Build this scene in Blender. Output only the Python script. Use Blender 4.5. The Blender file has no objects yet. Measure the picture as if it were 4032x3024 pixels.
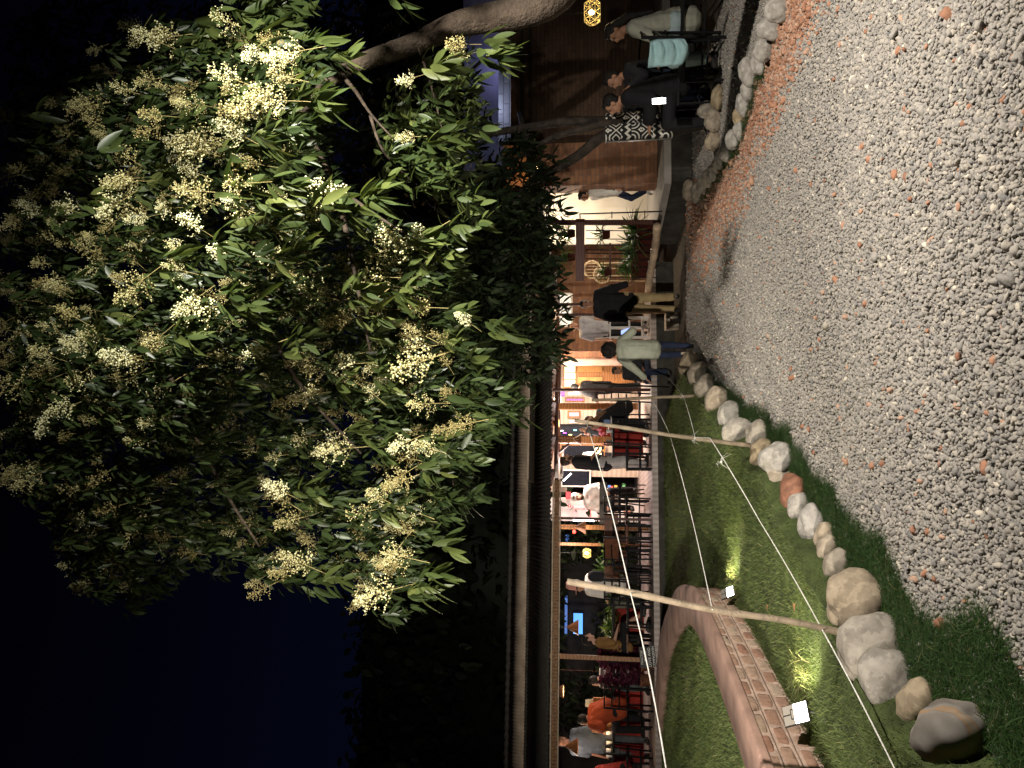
import bpy, bmesh, math, random
import numpy as np
from mathutils import Vector, Matrix
random.seed(7); rng = np.random.default_rng(7)
SC = bpy.context.scene
COL = SC.collection
PI = math.pi
def R(a): return math.radians(a)

# ------------------------------------------------------------------ camera (held on its side: the picture's left is up)
CAMZ, PITCH, F = 1.3, R(6.76), 3028.0
cd = bpy.data.cameras.new('camera'); cd.sensor_width = 36.0; cd.lens = 36.0*F/4032; cd.clip_start = .05; cd.clip_end = 500
cam = bpy.data.objects.new('camera', cd); COL.objects.link(cam)
FWD = Vector((0, math.cos(PITCH), math.sin(PITCH))); UPV = Vector((0, -math.sin(PITCH), math.cos(PITCH))); RGT = Vector((1, 0, 0))
cam.matrix_world = Matrix(((-UPV.x, RGT.x, -FWD.x, 0), (-UPV.y, RGT.y, -FWD.y, 0), (-UPV.z, RGT.z, -FWD.z, CAMZ), (0, 0, 0, 1)))
SC.camera = cam
# ------------------------------------------------------------------ night sky
SC.view_settings.view_transform = 'Standard'; SC.view_settings.look = 'None'; SC.view_settings.exposure = 0; SC.view_settings.gamma = 1
SC.render.engine = 'CYCLES'
SC.cycles.max_bounces = 5; SC.cycles.diffuse_bounces = 2; SC.cycles.glossy_bounces = 2; SC.cycles.transmission_bounces = 3; SC.cycles.transparent_max_bounces = 4
SC.cycles.sample_clamp_indirect = 4; SC.cycles.caustics_reflective = False; SC.cycles.caustics_refractive = False
SC.cycles.use_denoising = True
W = bpy.data.worlds.new('World'); SC.world = W; W.use_nodes = True
nt = W.node_tree; bg = nt.nodes['Background']
tc = nt.nodes.new('ShaderNodeTexCoord'); sx = nt.nodes.new('ShaderNodeSeparateXYZ'); cr = nt.nodes.new('ShaderNodeValToRGB')
nt.links.new(tc.outputs['Generated'], sx.inputs[0]); nt.links.new(sx.outputs['Z'], cr.inputs[0]); nt.links.new(cr.outputs[0], bg.inputs[0])
e = cr.color_ramp.elements; e[0].position = .28; e[0].color = (.0011, .0018, .0064, 1); e[1].position = .66; e[1].color = (.0004, .0004, .0011, 1)
x_ = cr.color_ramp.elements.new(.45); x_.color = (.0006, .0010, .0036, 1)
bg.inputs[1].default_value = 1.0

def lamp(name, kind, loc, energy, color, size=.1, aim=None, angle=90, blend=.5):
    d = bpy.data.lights.new(name, kind); d.energy = energy; d.color = color
    if kind in ('POINT', 'SPOT'): d.shadow_soft_size = size
    o = bpy.data.objects.new(name, d); o.location = loc; COL.objects.link(o)
    if kind == 'SPOT':
        d.spot_size = R(angle); d.spot_blend = blend
    if aim is not None:
        o.rotation_euler = (Vector(aim)-Vector(loc)).to_track_quat('-Z', 'Y').to_euler()
    return o
# garden floodlight on its mast to the right of the path, outside the picture
lamp('unseen_flood_spot', 'SPOT', (2.5, 1.9, 3.3), 1780, (1, .93, .84), .06, (-.15, 5.8, .2), 112, .9)
lamp('unseen_flood_spot', 'SPOT', (2.55, 1.9, 3.4), 1200, (1, .97, .85), .05, (1.0, 4.7, 3.2), 82, 1.0)
# low fill spot added left of the camera to brighten lawn, bed wall and pavilion roof
lamp('unseen_flood_spot', 'SPOT', (-2.6, .2, 1.5), 3100, (1, .91, .78), .08, (-1.4, 12, 2.0), 64, .95)

# ------------------------------------------------------------------ picture <-> place
def ray(U, V): return FWD + RGT*((U-1512)/F) + UPV*((2016-V)/F)
C0 = Vector((0, 0, CAMZ))
def at(U, V, Y): r = ray(U, V); return C0 + r*(Y/r.y)
def gnd(U, V, z=0.0): r = ray(U, V); return C0 + r*((z-CAMZ)/r.z)
def src(x, y): return (3024-y, x)
def dsp(x, y): return (3024-1.8228*y, 1.8228*x)
A_ = R(10.2); OX = Vector((math.cos(A_), math.sin(A_), 0)); OD = Vector((-math.sin(A_), math.cos(A_), 0)); O0 = Vector((0, 14.17, 0))
def L(s, d, z): return O0 + OX*s + OD*d + Vector((0, 0, z))
def PD(U, V, d):
    r = ray(U, V); t = (d - (C0-O0).dot(OD))/r.dot(OD); return C0 + r*t
def SL(U, V, d):
    p = PD(U, V, d)-O0; return p.dot(OX), p.z
DZ = .43

# ------------------------------------------------------------------ materials
MATS = {}
def mat(name, col, rough=.7, var=.0, scale=8.0, bump=0.0, bscale=None, metal=0, emit=None, es=0, spec=.3, trans=0.0, detail=4):
    if name in MATS: return MATS[name]
    m = bpy.data.materials.new(name); m.use_nodes = True; t = m.node_tree; b = t.nodes['Principled BSDF']
    b.inputs['Base Color'].default_value = (*col, 1); b.inputs['Roughness'].default_value = rough; b.inputs['Metallic'].default_value = metal
    b.inputs['Specular IOR Level'].default_value = spec
    if emit: b.inputs['Emission Color'].default_value = (*emit, 1); b.inputs['Emission Strength'].default_value = es
    if trans: b.inputs['Transmission Weight'].default_value = trans
    if var or bump:
        tcn = t.nodes.new('ShaderNodeTexCoord'); n = t.nodes.new('ShaderNodeTexNoise'); n.inputs['Scale'].default_value = scale; n.inputs['Detail'].default_value = detail
        t.links.new(tcn.outputs['Object'], n.inputs['Vector'])
        if var:
            mx = t.nodes.new('ShaderNodeValToRGB'); lo = [c*(1-var) for c in col]; hi = [min(1, c*(1+var)) for c in col]
            mx.color_ramp.elements[0].color = (*lo, 1); mx.color_ramp.elements[1].color = (*hi, 1); mx.color_ramp.elements[0].position = .3; mx.color_ramp.elements[1].position = .7
            t.links.new(n.outputs['Fac'], mx.inputs[0]); t.links.new(mx.outputs[0], b.inputs['Base Color'])
        if bump:
            n2 = t.nodes.new('ShaderNodeTexNoise'); n2.inputs['Scale'].default_value = bscale or scale*4; n2.inputs['Detail'].default_value = 5
            t.links.new(tcn.outputs['Object'], n2.inputs['Vector'])
            bp = t.nodes.new('ShaderNodeBump'); bp.inputs['Strength'].default_value = bump; bp.inputs['Distance'].default_value = .02
            t.links.new(n2.outputs['Fac'], bp.inputs['Height']); t.links.new(bp.outputs[0], b.inputs['Normal'])
    MATS[name] = m; return m
def attr_mat(name, stops, rough=.8, spec=.2, noise=0.0, nscale=60, bump=0, transl=0.0):
    """colour from the per-piece attribute 'tint' (0..1) through a ramp"""
    m = bpy.data.materials.new(name); m.use_nodes = True; t = m.node_tree; b = t.nodes['Principled BSDF']
    a = t.nodes.new('ShaderNodeAttribute'); a.attribute_name = 'tint'; r = t.nodes.new('ShaderNodeValToRGB')
    while len(r.color_ramp.elements) < len(stops): r.color_ramp.elements.new(.5)
    for el, (p, c) in zip(r.color_ramp.elements, stops): el.position = p
    for el, (p, c) in zip(r.color_ramp.elements, stops): el.color = (*c, 1)
    t.links.new(a.outputs['Fac'], r.inputs[0]); out = r.outputs[0]
    if noise or bump:
        n = t.nodes.new('ShaderNodeTexNoise'); n.inputs['Scale'].default_value = nscale; n.inputs['Detail'].default_value = 6
        tcn = t.nodes.new('ShaderNodeTexCoord'); t.links.new(tcn.outputs['Object'], n.inputs['Vector'])
    if noise:
        h = t.nodes.new('ShaderNodeHueSaturation'); mr = t.nodes.new('ShaderNodeMapRange'); mr.inputs['To Min'].default_value = 1-noise; mr.inputs['To Max'].default_value = 1+noise
        t.links.new(n.outputs['Fac'], mr.inputs[0]); t.links.new(mr.outputs[0], h.inputs['Value']); t.links.new(out, h.inputs['Color']); out = h.outputs[0]
    if bump:
        bp = t.nodes.new('ShaderNodeBump'); bp.inputs['Strength'].default_value = bump; bp.inputs['Distance'].default_value = .01; t.links.new(n.outputs['Fac'], bp.inputs['Height']); t.links.new(bp.outputs[0], b.inputs['Normal'])
    t.links.new(out, b.inputs['Base Color']); b.inputs['Roughness'].default_value = rough; b.inputs['Specular IOR Level'].default_value = spec
    if transl:
        tr = t.nodes.new('ShaderNodeBsdfTranslucent'); mi = t.nodes.new('ShaderNodeMixShader'); mi.inputs[0].default_value = transl
        h2 = t.nodes.new('ShaderNodeHueSaturation'); h2.inputs['Value'].default_value = 2.2; h2.inputs['Saturation'].default_value = 1.15; t.links.new(out, h2.inputs['Color']); t.links.new(h2.outputs[0], tr.inputs[0])
        t.links.new(b.outputs[0], mi.inputs[1]); t.links.new(tr.outputs[0], mi.inputs[2]); t.links.new(mi.outputs[0], t.nodes['Material Output'].inputs[0])
    MATS[name] = m; return m
def brick_mat(name, c1, c2, mort, sc=1.0, rough=.85, axis='XZ', rot=0.0):
    m = bpy.data.materials.new(name); m.use_nodes = True; t = m.node_tree; b = t.nodes['Principled BSDF']; b.inputs['Roughness'].default_value = rough
    tcn = t.nodes.new('ShaderNodeTexCoord'); mp = t.nodes.new('ShaderNodeMapping'); bk = t.nodes.new('ShaderNodeTexBrick')
    mp.inputs['Rotation'].default_value = (R(90), 0, 0) if axis == 'XZ' else (0, R(90), R(90))
    bk.inputs['Scale'].default_value = sc; bk.inputs['Brick Width'].default_value = .23; bk.inputs['Row Height'].default_value = .068; bk.inputs['Mortar Size'].default_value = .006
    bk.inputs['Color1'].default_value = (*c1, 1); bk.inputs['Color2'].default_value = (*c2, 1); bk.inputs['Mortar'].default_value = (*mort, 1)
    n = t.nodes.new('ShaderNodeTexNoise'); n.inputs['Scale'].default_value = 9; n.inputs['Detail'].default_value = 6
    mx = t.nodes.new('ShaderNodeMixRGB'); mx.blend_type = 'MULTIPLY'; mx.inputs[0].default_value = .7
    t.links.new(tcn.outputs['Object'], mp.inputs[0]); t.links.new(mp.outputs[0], bk.inputs[0]); t.links.new(tcn.outputs['Object'], n.inputs[0])
    cr2 = t.nodes.new('ShaderNodeValToRGB'); cr2.color_ramp.elements[0].color = (.45, .45, .45, 1); cr2.color_ramp.elements[1].color = (1.2, 1.15, 1.1, 1); t.links.new(n.outputs[0], cr2.inputs[0])
    t.links.new(bk.outputs[0], mx.inputs[1]); t.links.new(cr2.outputs[0], mx.inputs[2]); t.links.new(mx.outputs[0], b.inputs['Base Color'])
    bp = t.nodes.new('ShaderNodeBump'); bp.inputs['Strength'].default_value = .6; bp.inputs['Distance'].default_value = .01; bp.invert = True
    t.links.new(bk.outputs['Fac'], bp.inputs['Height']); t.links.new(bp.outputs[0], b.inputs['Normal'])
    MATS[name] = m; return m
def wave_mat(name, c1, c2, scale, axis='X', rough=.6, dist=2.0, rot=A_, spec=.3):
    """planks / wood grain running along one direction"""
    m = bpy.data.materials.new(name); m.use_nodes = True; t = m.node_tree; b = t.nodes['Principled BSDF']; b.inputs['Roughness'].default_value = rough; b.inputs['Specular IOR Level'].default_value = spec
    tcn = t.nodes.new('ShaderNodeTexCoord'); mp = t.nodes.new('ShaderNodeMapping'); mp.inputs['Rotation'].default_value = (0, 0, -rot)
    w = t.nodes.new('ShaderNodeTexWave'); w.bands_direction = axis; w.inputs['Scale'].default_value = scale; w.inputs['Distortion'].default_value = dist; w.inputs['Detail'].default_value = 3
    n = t.nodes.new('ShaderNodeTexNoise'); n.inputs['Scale'].default_value = 3; n.inputs['Detail'].default_value = 5
    r = t.nodes.new('ShaderNodeValToRGB'); r.color_ramp.elements[0].color = (*c1, 1); r.color_ramp.elements[1].color = (*c2, 1)
    ad = t.nodes.new('ShaderNodeMath'); ad.operation = 'MULTIPLY_ADD'; ad.inputs[1].default_value = .6
    t.links.new(tcn.outputs['Object'], mp.inputs[0]); t.links.new(mp.outputs[0], w.inputs[0]); t.links.new(mp.outputs[0], n.inputs[0])
    sb = t.nodes.new('ShaderNodeMath'); sb.operation = 'SUBTRACT'; sb.inputs[1].default_value = .3; t.links.new(n.outputs[0], sb.inputs[0])
    t.links.new(w.outputs['Fac'], ad.inputs[0]); t.links.new(sb.outputs[0], ad.inputs[2]); t.links.new(ad.outputs[0], r.inputs[0]); t.links.new(r.outputs[0], b.inputs['Base Color'])
    MATS[name] = m; return m

# ------------------------------------------------------------------ objects and meshes
def wl(o):
    v = Vector((0, 0, 0))
    while o is not None: v = v + o.location; o = o.parent
    return v
def tag(o, label=None, cat=None, group=None, kind=None):
    if label: o['label'] = label
    if cat: o['category'] = cat
    if group: o['group'] = group
    if kind: o['kind'] = kind
    return o
def thing(name, label, cat, loc, group=None):
    o = bpy.data.objects.new(name, None); o.empty_display_size = .1; o.location = loc; COL.objects.link(o); return tag(o, label, cat, group)
class MB:
    def __init__(s): s.v = []; s.f = []; s.sm = []
    def add(s, vs, fs, smooth=False):
        k = len(s.v); s.v += [tuple(v) for v in vs]; s.f += [tuple(i+k for i in f) for f in fs]; s.sm += [smooth]*len(fs); return s
    def box(s, c, size, X=(1, 0, 0), Y=(0, 1, 0), Z=(0, 0, 1)):
        c = Vector(c); X = Vector(X)*size[0]/2; Y = Vector(Y)*size[1]/2; Z = Vector(Z)*size[2]/2
        vs = [c+X*a+Y*b+Z*d for d in (-1, 1) for b in (-1, 1) for a in (-1, 1)]
        return s.add(vs, [(0, 2, 3, 1), (4, 5, 7, 6), (0, 1, 5, 4), (2, 6, 7, 3), (0, 4, 6, 2), (1, 3, 7, 5)])
    def lbox(s, s0, s1, d0, d1, z0, z1):
        return s.box(L((s0+s1)/2, (d0+d1)/2, (z0+z1)/2), (s1-s0, d1-d0, z1-z0), OX, OD)
    def bar(s, p, q, w, h=None):
        p = Vector(p); q = Vector(q); d = q-p; ln = d.length; d.normalize(); h = h or w
        up = Vector((0, 0, 1)) if abs(d.z) < .9 else Vector((0, 1, 0)); X = d.cross(up).normalized(); Z = X.cross(d)
        return s.box((p+q)/2, (w, ln, h), X, d, Z)
    def tube(s, pts, rad, n=8, cap=True):
        pts = [Vector(p) for p in pts]; rad = rad if hasattr(rad, '__len__') else [rad]*len(pts); vs = []; fs = []; prev = None
        for i, p in enumerate(pts):
            d = (pts[min(i+1, len(pts)-1)]-pts[max(i-1, 0)]).normalized()
            if prev is None: a = d.orthogonal().normalized()
            else: a = (prev-d*prev.dot(d)).normalized()
            prev = a; b = d.cross(a)
            vs += [p+(a*math.cos(2*PI*k/n)+b*math.sin(2*PI*k/n))*rad[i] for k in range(n)]
        for i in range(len(pts)-1):
            for k in range(n): fs.append((i*n+k, i*n+(k+1) % n, (i+1)*n+(k+1) % n, (i+1)*n+k))
        if cap: fs += [tuple(range(n-1, -1, -1)), tuple((len(pts)-1)*n+k for k in range(n))]
        return s.add(vs, fs, True)
    def lathe(s, c, prof, n=20, axis=None):
        c = Vector(c); Z = Vector(axis or (0, 0, 1)).normalized(); X = Z.orthogonal().normalized(); Y = Z.cross(X); vs = []; fs = []
        for r, z in prof: vs += [c+(X*math.cos(2*PI*k/n)+Y*math.sin(2*PI*k/n))*r+Z*z for k in range(n)]
        for i in range(len(prof)-1):
            for k in range(n): fs.append((i*n+k, i*n+(k+1) % n, (i+1)*n+(k+1) % n, (i+1)*n+k))
        return s.add(vs, fs, True)
    def ell(s, c, r, X=(1, 0, 0), Y=(0, 1, 0), Z=(0, 0, 1), n=12, m=8):
        c = Vector(c); X = Vector(X); Y = Vector(Y); Z = Vector(Z); vs = [c-Z*r[2]]; fs = []
        for i in range(1, m):
            t = -PI/2+PI*i/m
            vs += [c+X*(r[0]*math.cos(t)*math.cos(2*PI*k/n))+Y*(r[1]*math.cos(t)*math.sin(2*PI*k/n))+Z*(r[2]*math.sin(t)) for k in range(n)]
        vs.append(c+Z*r[2]); last = len(vs)-1
        for k in range(n): fs.append((0, 1+(k+1) % n, 1+k)); fs.append((last, 1+(m-2)*n+k, 1+(m-2)*n+(k+1) % n))
        for i in range(m-2):
            for k in range(n): fs.append((1+i*n+k, 1+i*n+(k+1) % n, 1+(i+1)*n+(k+1) % n, 1+(i+1)*n+k))
        return s.add(vs, fs, True)
    def cap(s, p, q, r1, r2, n=10):
        p = Vector(p); q = Vector(q); d = q-p
        if d.length < 1e-5: return s.ell(p, (r1, r1, r1))
        u = d.normalized(); pts = [p-u*r1, p-u*r1*.86, p-u*r1*.5, p, q, q+u*r2*.5, q+u*r2*.86, q+u*r2]; rad = [r1*.02, r1*.5, r1*.86, r1, r2, r2*.86, r2*.5, r2*.02]
        return s.tube(pts, rad, n)
    def build(s, name, m, parent=None, base=True):
        me = bpy.data.meshes.new(name); V = s.v
        off = Vector((0, 0, 0))
        if parent is not None: off = wl(parent)
        elif base and V:
            a = np.array(V); off = Vector(((a[:, 0].min()+a[:, 0].max())/2, (a[:, 1].min()+a[:, 1].max())/2, a[:, 2].min()))
        me.from_pydata([(v[0]-off.x, v[1]-off.y, v[2]-off.z) for v in V], [], s.f); me.polygons.foreach_set('use_smooth', s.sm)
        me.materials.append(m); me.update()
        o = bpy.data.objects.new(name, me); COL.objects.link(o)
        if parent is not None: o.parent = parent
        else: o.location = off
        return o
def npobj(name, V, Fc, m, parent=None, tint=None, smooth=True):
    """numpy mesh: V (n,3), Fc (k,3|4)"""
    me = bpy.data.meshes.new(name); n = len(V); k, c = Fc.shape
    off = wl(parent) if parent is not None else Vector((0, 0, 0)); V = V-np.array(off)
    me.vertices.add(n); me.vertices.foreach_set('co', V.astype(np.float32).ravel())
    me.loops.add(k*c); me.loops.foreach_set('vertex_index', Fc.astype(np.int32).ravel())
    me.polygons.add(k); me.polygons.foreach_set('loop_start', np.arange(0, k*c, c, dtype=np.int32)); me.polygons.foreach_set('use_smooth', np.full(k, smooth))
    me.update(calc_edges=True)
    if tint is not None:
        a = me.attributes.new('tint', 'FLOAT', 'POINT'); a.data.foreach_set('value', tint.astype(np.float32))
    me.materials.append(m)
    o = bpy.data.objects.new(name, me); COL.objects.link(o)
    if parent is not None: o.parent = parent
    return o
def struct(o): o['kind'] = 'structure'; return o
def stuff(o, label, cat): return tag(o, label, cat, kind='stuff')
def inpoly(P, poly):
    x, y = P[:, 0], P[:, 1]; r = np.zeros(len(P), bool); n = len(poly)
    for i in range(n):
        x1, y1 = poly[i]; x2, y2 = poly[(i+1) % n]
        c = ((y1 > y) != (y2 > y)); xi = (x2-x1)*(y-y1)/((y2-y1) if y2 != y1 else 1e-9)+x1
        r ^= c & (x < xi)
    return r
def ico(sub):
    bm = bmesh.new(); bmesh.ops.create_icosphere(bm, subdivisions=sub, radius=1); v = np.array([x.co[:] for x in bm.verts]); f = np.array([[q.index for q in p.verts] for p in bm.faces]); bm.free(); return v, f
def smooth_path(pts, n=6):
    pts = [Vector(p) for p in pts]; out = []
    for i in range(len(pts)-1):
        p0, p1, p2, p3 = pts[max(i-1, 0)], pts[i], pts[i+1], pts[min(i+2, len(pts)-1)]
        for k in range(n):
            t = k/n; out.append(.5*((2*p1)+(p2-p0)*t+(2*p0-5*p1+4*p2-p3)*t*t+(3*p1-p0-3*p2+p3)*t**3))
    out.append(pts[-1]); return out

# ------------------------------------------------------------------ stone edgings: (x, y, height, width) as measured, then look
LST = [ # x, y, hx, wy, tint, label
 (2075,1606,130,118,.925,'large grey brown boulder with dark and rusty bands, nearest in the left edging'),
 (1992,1536,62,92,.72,'pale cracked boulder right behind the banded rusty boulder'),
 (1930,1480,92,92,.40,'smooth grey egg shaped boulder beside the broad flat topped one'),
 (1890,1412,122,104,.45,'broad flat topped grey boulder with a crack, biggest at the foot of the thick pole'),
 (1860,1313,105,98,.68,'rounded boulder half cream yellow, just past the thick pole'),
 (1815,1230,46,66,.55,'brown wrinkled boulder first past the cream yellow one'),
 (1795,1193,42,48,.62,'small tan boulder squeezed between wrinkled stones in the left edging'),
 (1788,1163,42,44,.66,'tan grey boulder with a fold, between tan and pale neighbours'),
 (1763,1146,52,76,.30,'wide pale grey boulder, light topped, left edging'),
 (1733,1104,44,56,.35,'round bluish grey cobble beside the red brown boulder'),
 (1722,1072,50,66,1.0,'reddish brown smooth boulder, the only red one in the edging'),
 (1690,1033,50,54,.60,'beige boulder with a pale vein next to the red brown one'),
 (1683,993,64,52,.25,'speckled grey white boulder in the left edging'),
 (1652,991,46,58,.75,'tan yellow boulder leaning on the speckled one'),
 (1640,942,44,52,.50,'cream veined boulder at the foot of the middle pole'),
 (1600,935,62,46,.42,'pale boulder behind the middle pole'),
 (1580,898,46,46,.38,'light grey boulder one place beyond the middle pole'),
 (1554,869,46,52,.65,'whitish streaked boulder two places beyond the middle pole'),
 (1527,842,42,44,.55,'brownish boulder at the foot of the farthest pole'),
 (1512,810,40,40,.58,'brown creased boulder past the farthest pole'),
 (1490,790,38,38,.70,'last boulder of the left edging, by the running child')]
c4 = lambda x, y: ((2600+.5424*x)/1.8228, .5424*y/1.8228)
RSTc = [(860,55,150,130,.35,'big smooth grey boulder nearest in the right edging'), (800,190,150,120,.30,'big grey boulder second nearest on the right'),
 (765,335,130,150,.22,'rough pitted whitish boulder in the right edging'), (725,445,100,130,.28,'narrow pale grey boulder after the pitted one'),
 (650,510,115,150,.18,'pale cream boulder with an angular split face'), (645,645,95,110,.33,'rounded light boulder in grass, after the split one'),
 (612,742,95,120,.30,'light smooth boulder beside the brown one'), (573,840,75,105,.78,'brown oval boulder among pale ones in the right edging'),
 (578,942,75,95,.26,'pale boulder just past the brown oval one'), (535,1002,95,115,.32,'pale rounded boulder two past the brown oval one'),
 (480,1092,85,100,.40,'cream boulder with a square face, right edging'), (437,1150,75,90,.28,'small pale boulder after the square faced one'),
 (418,1197,70,70,.45,'smallest pale boulder of the right edging'), (388,1245,80,95,.42,'pale boulder fifth from the far right end'),
 (352,1290,80,90,.55,'tan boulder fourth from the far right end'), (310,1340,80,95,.48,'pale boulder third from the far right end'),
 (268,1392,85,105,.52,'beige boulder second from the far right end'), (212,1375,85,110,.62,'beige boulder at the far end of the right edging')]
RST = [(*c4(x, y), h*.5424/1.8228, w*.5424/1.8228, t, l) for x, y, h, w, t, l in RSTc]
XST = [(*c4(x, y), h*.5424/1.8228, w*.5424/1.8228, t, l) for x, y, h, w, t, l in [
 (422,690,80,130,.75,'brown boulder behind the black seated man, off the edging'), (345,790,130,100,.5,'pale pointed boulder at the foot of the wrapped trunks'),
 (392,865,110,120,.6,'dim round boulder in the shade under the wrapped trunks'), (388,1010,100,110,.68,'dark wet looking boulder right of the path behind the edging')]]
def base_of(x, y, h, z=.0): U, V = dsp(x+h/2, y); return gnd(U, V, z)
LB = [base_of(x, y, h) for x, y, h, *_ in LST]; RB = [base_of(x, y, h) for x, y, h, *_ in RST]
lp = sorted([(p.y, p.x) for p in LB]); rp = sorted([(p.y, p.x) for p in RB])
def XL(y): return np.interp(y, [1.0]+[p[0] for p in lp]+[14], [lp[0][1]-.45]+[p[1] for p in lp]+[lp[-1][1]-.1])
def XR(y): return np.interp(y, [1.0, 4]+[p[0] for p in rp]+[14], [2.9, 2.75]+[p[1] for p in rp]+[rp[-1][1]+.3])
m_stone = attr_mat('river_stone', [(0, (.29, .27, .235)), (.3, (.29, .275, .25)), (.5, (.25, .225, .185)), (.65, (.27, .225, .17)), (.8, (.31, .245, .15)), (.92, (.20, .14, .10)), (1, (.20, .095, .06))], .75, .25, .45, 22, .35)
# strata bands inside the stone
t = m_stone.node_tree; b = t.nodes['Principled BSDF']; lnk = b.inputs['Base Color'].links[0].from_socket
wv = t.nodes.new('ShaderNodeTexWave'); wv.inputs['Scale'].default_value = 3.2; wv.inputs['Distortion'].default_value = 16; wv.inputs['Detail'].default_value = 6; wv.inputs['Detail Roughness'].default_value = .7; wv.bands_direction = 'DIAGONAL'
oi = t.nodes.new('ShaderNodeObjectInfo'); va = t.nodes.new('ShaderNodeVectorMath'); va.operation = 'ADD'; sc_ = t.nodes.new('ShaderNodeMath'); sc_.operation = 'MULTIPLY'; sc_.inputs[1].default_value = 40
tcs = t.nodes.new('ShaderNodeTexCoord'); t.links.new(oi.outputs['Random'], sc_.inputs[0]); t.links.new(tcs.outputs['Object'], va.inputs[0]); t.links.new(sc_.outputs[0], va.inputs[1]); t.links.new(va.outputs[0], wv.inputs[0])
mxs = t.nodes.new('ShaderNodeMixRGB'); mxs.blend_type = 'MULTIPLY'; mxs.inputs[0].default_value = .45; rs = t.nodes.new('ShaderNodeValToRGB'); rs.color_ramp.elements[0].color = (.55, .5, .45, 1); rs.color_ramp.elements[1].color = (1.15, 1.1, 1.05, 1); rs.color_ramp.elements[0].position = .2; rs.color_ramp.elements[1].position = .55
t.links.new(wv.outputs['Fac'], rs.inputs[0]); t.links.new(lnk, mxs.inputs[1]); t.links.new(rs.outputs[0], mxs.inputs[2]); t.links.new(mxs.outputs[0], b.inputs['Base Color'])
IV, IF = ico(4)
from mathutils import noise as mn
def stone(x, y, h, w, tint, label, group, cat='boulder', flat=0.0):
    p = base_of(x, y, h); k = p.y*1.8228/F
    hw = w*k/2*1.42; hh = h*k/2*1.25; dp = hw*random.uniform(.62, .78)
    o3 = Vector((random.random()*50, random.random()*50, 0)); V = IV.copy()
    for i in range(len(V)):
        v = Vector(V[i]); q = max(abs(v.x), abs(v.y), abs(v.z))
        v = v*(1-.35)+v/q*.35*.82 if False else v
        d = 1+.22*mn.noise(v*1.0+o3)+.09*mn.noise(v*2.3+o3)-.10*max(0, mn.noise(v*1.6-o3))+.012*mn.noise(v*9+o3); v = v*d
        v.z = min(v.z, 1-flat); V[i] = v
    rz = random.uniform(-.5, .5); tl = random.uniform(-.25, .25)
    M = np.array((Matrix.Rotation(rz, 3, 'Z') @ Matrix.Rotation(tl, 3, 'Y') @ Matrix.Diagonal((hw, dp, hh))))
    V = V @ M.T
    o = npobj('boulder', V, IF, m_stone, tint=np.full(len(V), tint))
    o.location = (p.x, p.y+dp*.5, hh*.72)
    return tag(o, label, cat, group)
m_band = wave_mat('banded_stone', (.09, .075, .06), (.27, .23, .185), 2.6, 'Z', .8, 14)
rb = m_band.node_tree.nodes['Color Ramp']; e5 = rb.color_ramp.elements.new(.45); e5.color = (.21, .19, .165, 1); e5 = rb.color_ramp.elements.new(.72); e5.color = (.27, .17, .09, 1); e5 = rb.color_ramp.elements.new(.62); e5.color = (.20, .17, .145, 1)
for i, a in enumerate(LST):
    o = stone(*a, 'boulders edging the lawn', flat=.2 if i == 3 else 0)
    if i == 0: o.data.materials[0] = m_band
for a in RST: stone(*a, 'boulders edging the path on the right')
for a in XST: stone(*a, 'loose boulders by the wrapped trunks')

# ------------------------------------------------------------------ ground and lawn
m_soil = mat('soil', (.085, .068, .05), .95, .5, 14, .9, 90)
struct(MB().add([(-150, -150, 0), (150, -150, 0), (150, 250, 0), (-150, 250, 0)], [(0, 1, 2, 3)]).build('ground', m_soil, base=False))
m_turf = mat('turf', (.058, .078, .023), .95, .55, 6, .8, 120)
LZ = .2; vs = []; fs = []; ys = np.arange(1.4, 14.6, .1); nx = 60
for j, y in enumerate(ys):
    xl = float(XL(y))-.10; xl = min(xl, .2) - max(0, y-11.0)*.25
    for i in range(nx+1):
        x = -11+(xl+11)*(1-(1-i/nx)**2.2); vs.append((x, y, LZ+.018*mn.noise(Vector((x*1.3, y*1.3, 0)))))
    vs += [(xl+.055, y, .11), (xl+.12, y, -.02)]
for j in range(len(ys)-1):
    for i in range(nx+2): a = j*(nx+3)+i; fs.append((a, a+1, a+nx+4, a+nx+3))
o = MB().add(vs, fs, True).build('lawn', m_turf, base=False); struct(o)

def blades(P, ln, wd, tint, name, m, lean=.5, droop=.6, nseg=2, dirs=None):
    n = len(P); az = rng.uniform(0, 2*PI, n); le = rng.uniform(.1, lean, n)
    D = np.stack([np.cos(az)*le, np.sin(az)*le, np.ones(n)], 1)
    if dirs is not None: D[:, :2] += dirs
    D /= np.linalg.norm(D, axis=1)[:, None]
    a2 = rng.uniform(0, 2*PI, n); S = np.stack([np.cos(a2), np.sin(a2), np.zeros(n)], 1)
    Hd = D.copy(); Hd[:, 2] = 0; Hd /= np.linalg.norm(Hd, axis=1)[:, None]+1e-9
    k = 2*nseg+1; V = np.zeros((n, k, 3))
    for i in range(nseg):
        t = i/nseg; c = P+D*(ln*t)[:, None]+(Hd*.7-np.array([0, 0, .75]))*(ln*droop*t*t)[:, None]; w = (wd*(1-.45*t))[:, None]
        V[:, 2*i] = c-S*w; V[:, 2*i+1] = c+S*w
    V[:, -1] = P+D*ln[:, None]+(Hd*.7-np.array([0, 0, .75]))*(ln*droop)[:, None]
    f = []
    for i in range(nseg-1): f += [(2*i, 2*i+1, 2*i+3), (2*i, 2*i+3, 2*i+2)]
    f.append((2*nseg-2, 2*nseg-1, 2*nseg)); f = np.array(f)
    Fa = (f[None]+(np.arange(n)*k)[:, None, None]).reshape(-1, 3)
    return npobj(name, V.reshape(-1, 3), Fa, m, tint=np.repeat(tint, k))
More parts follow.
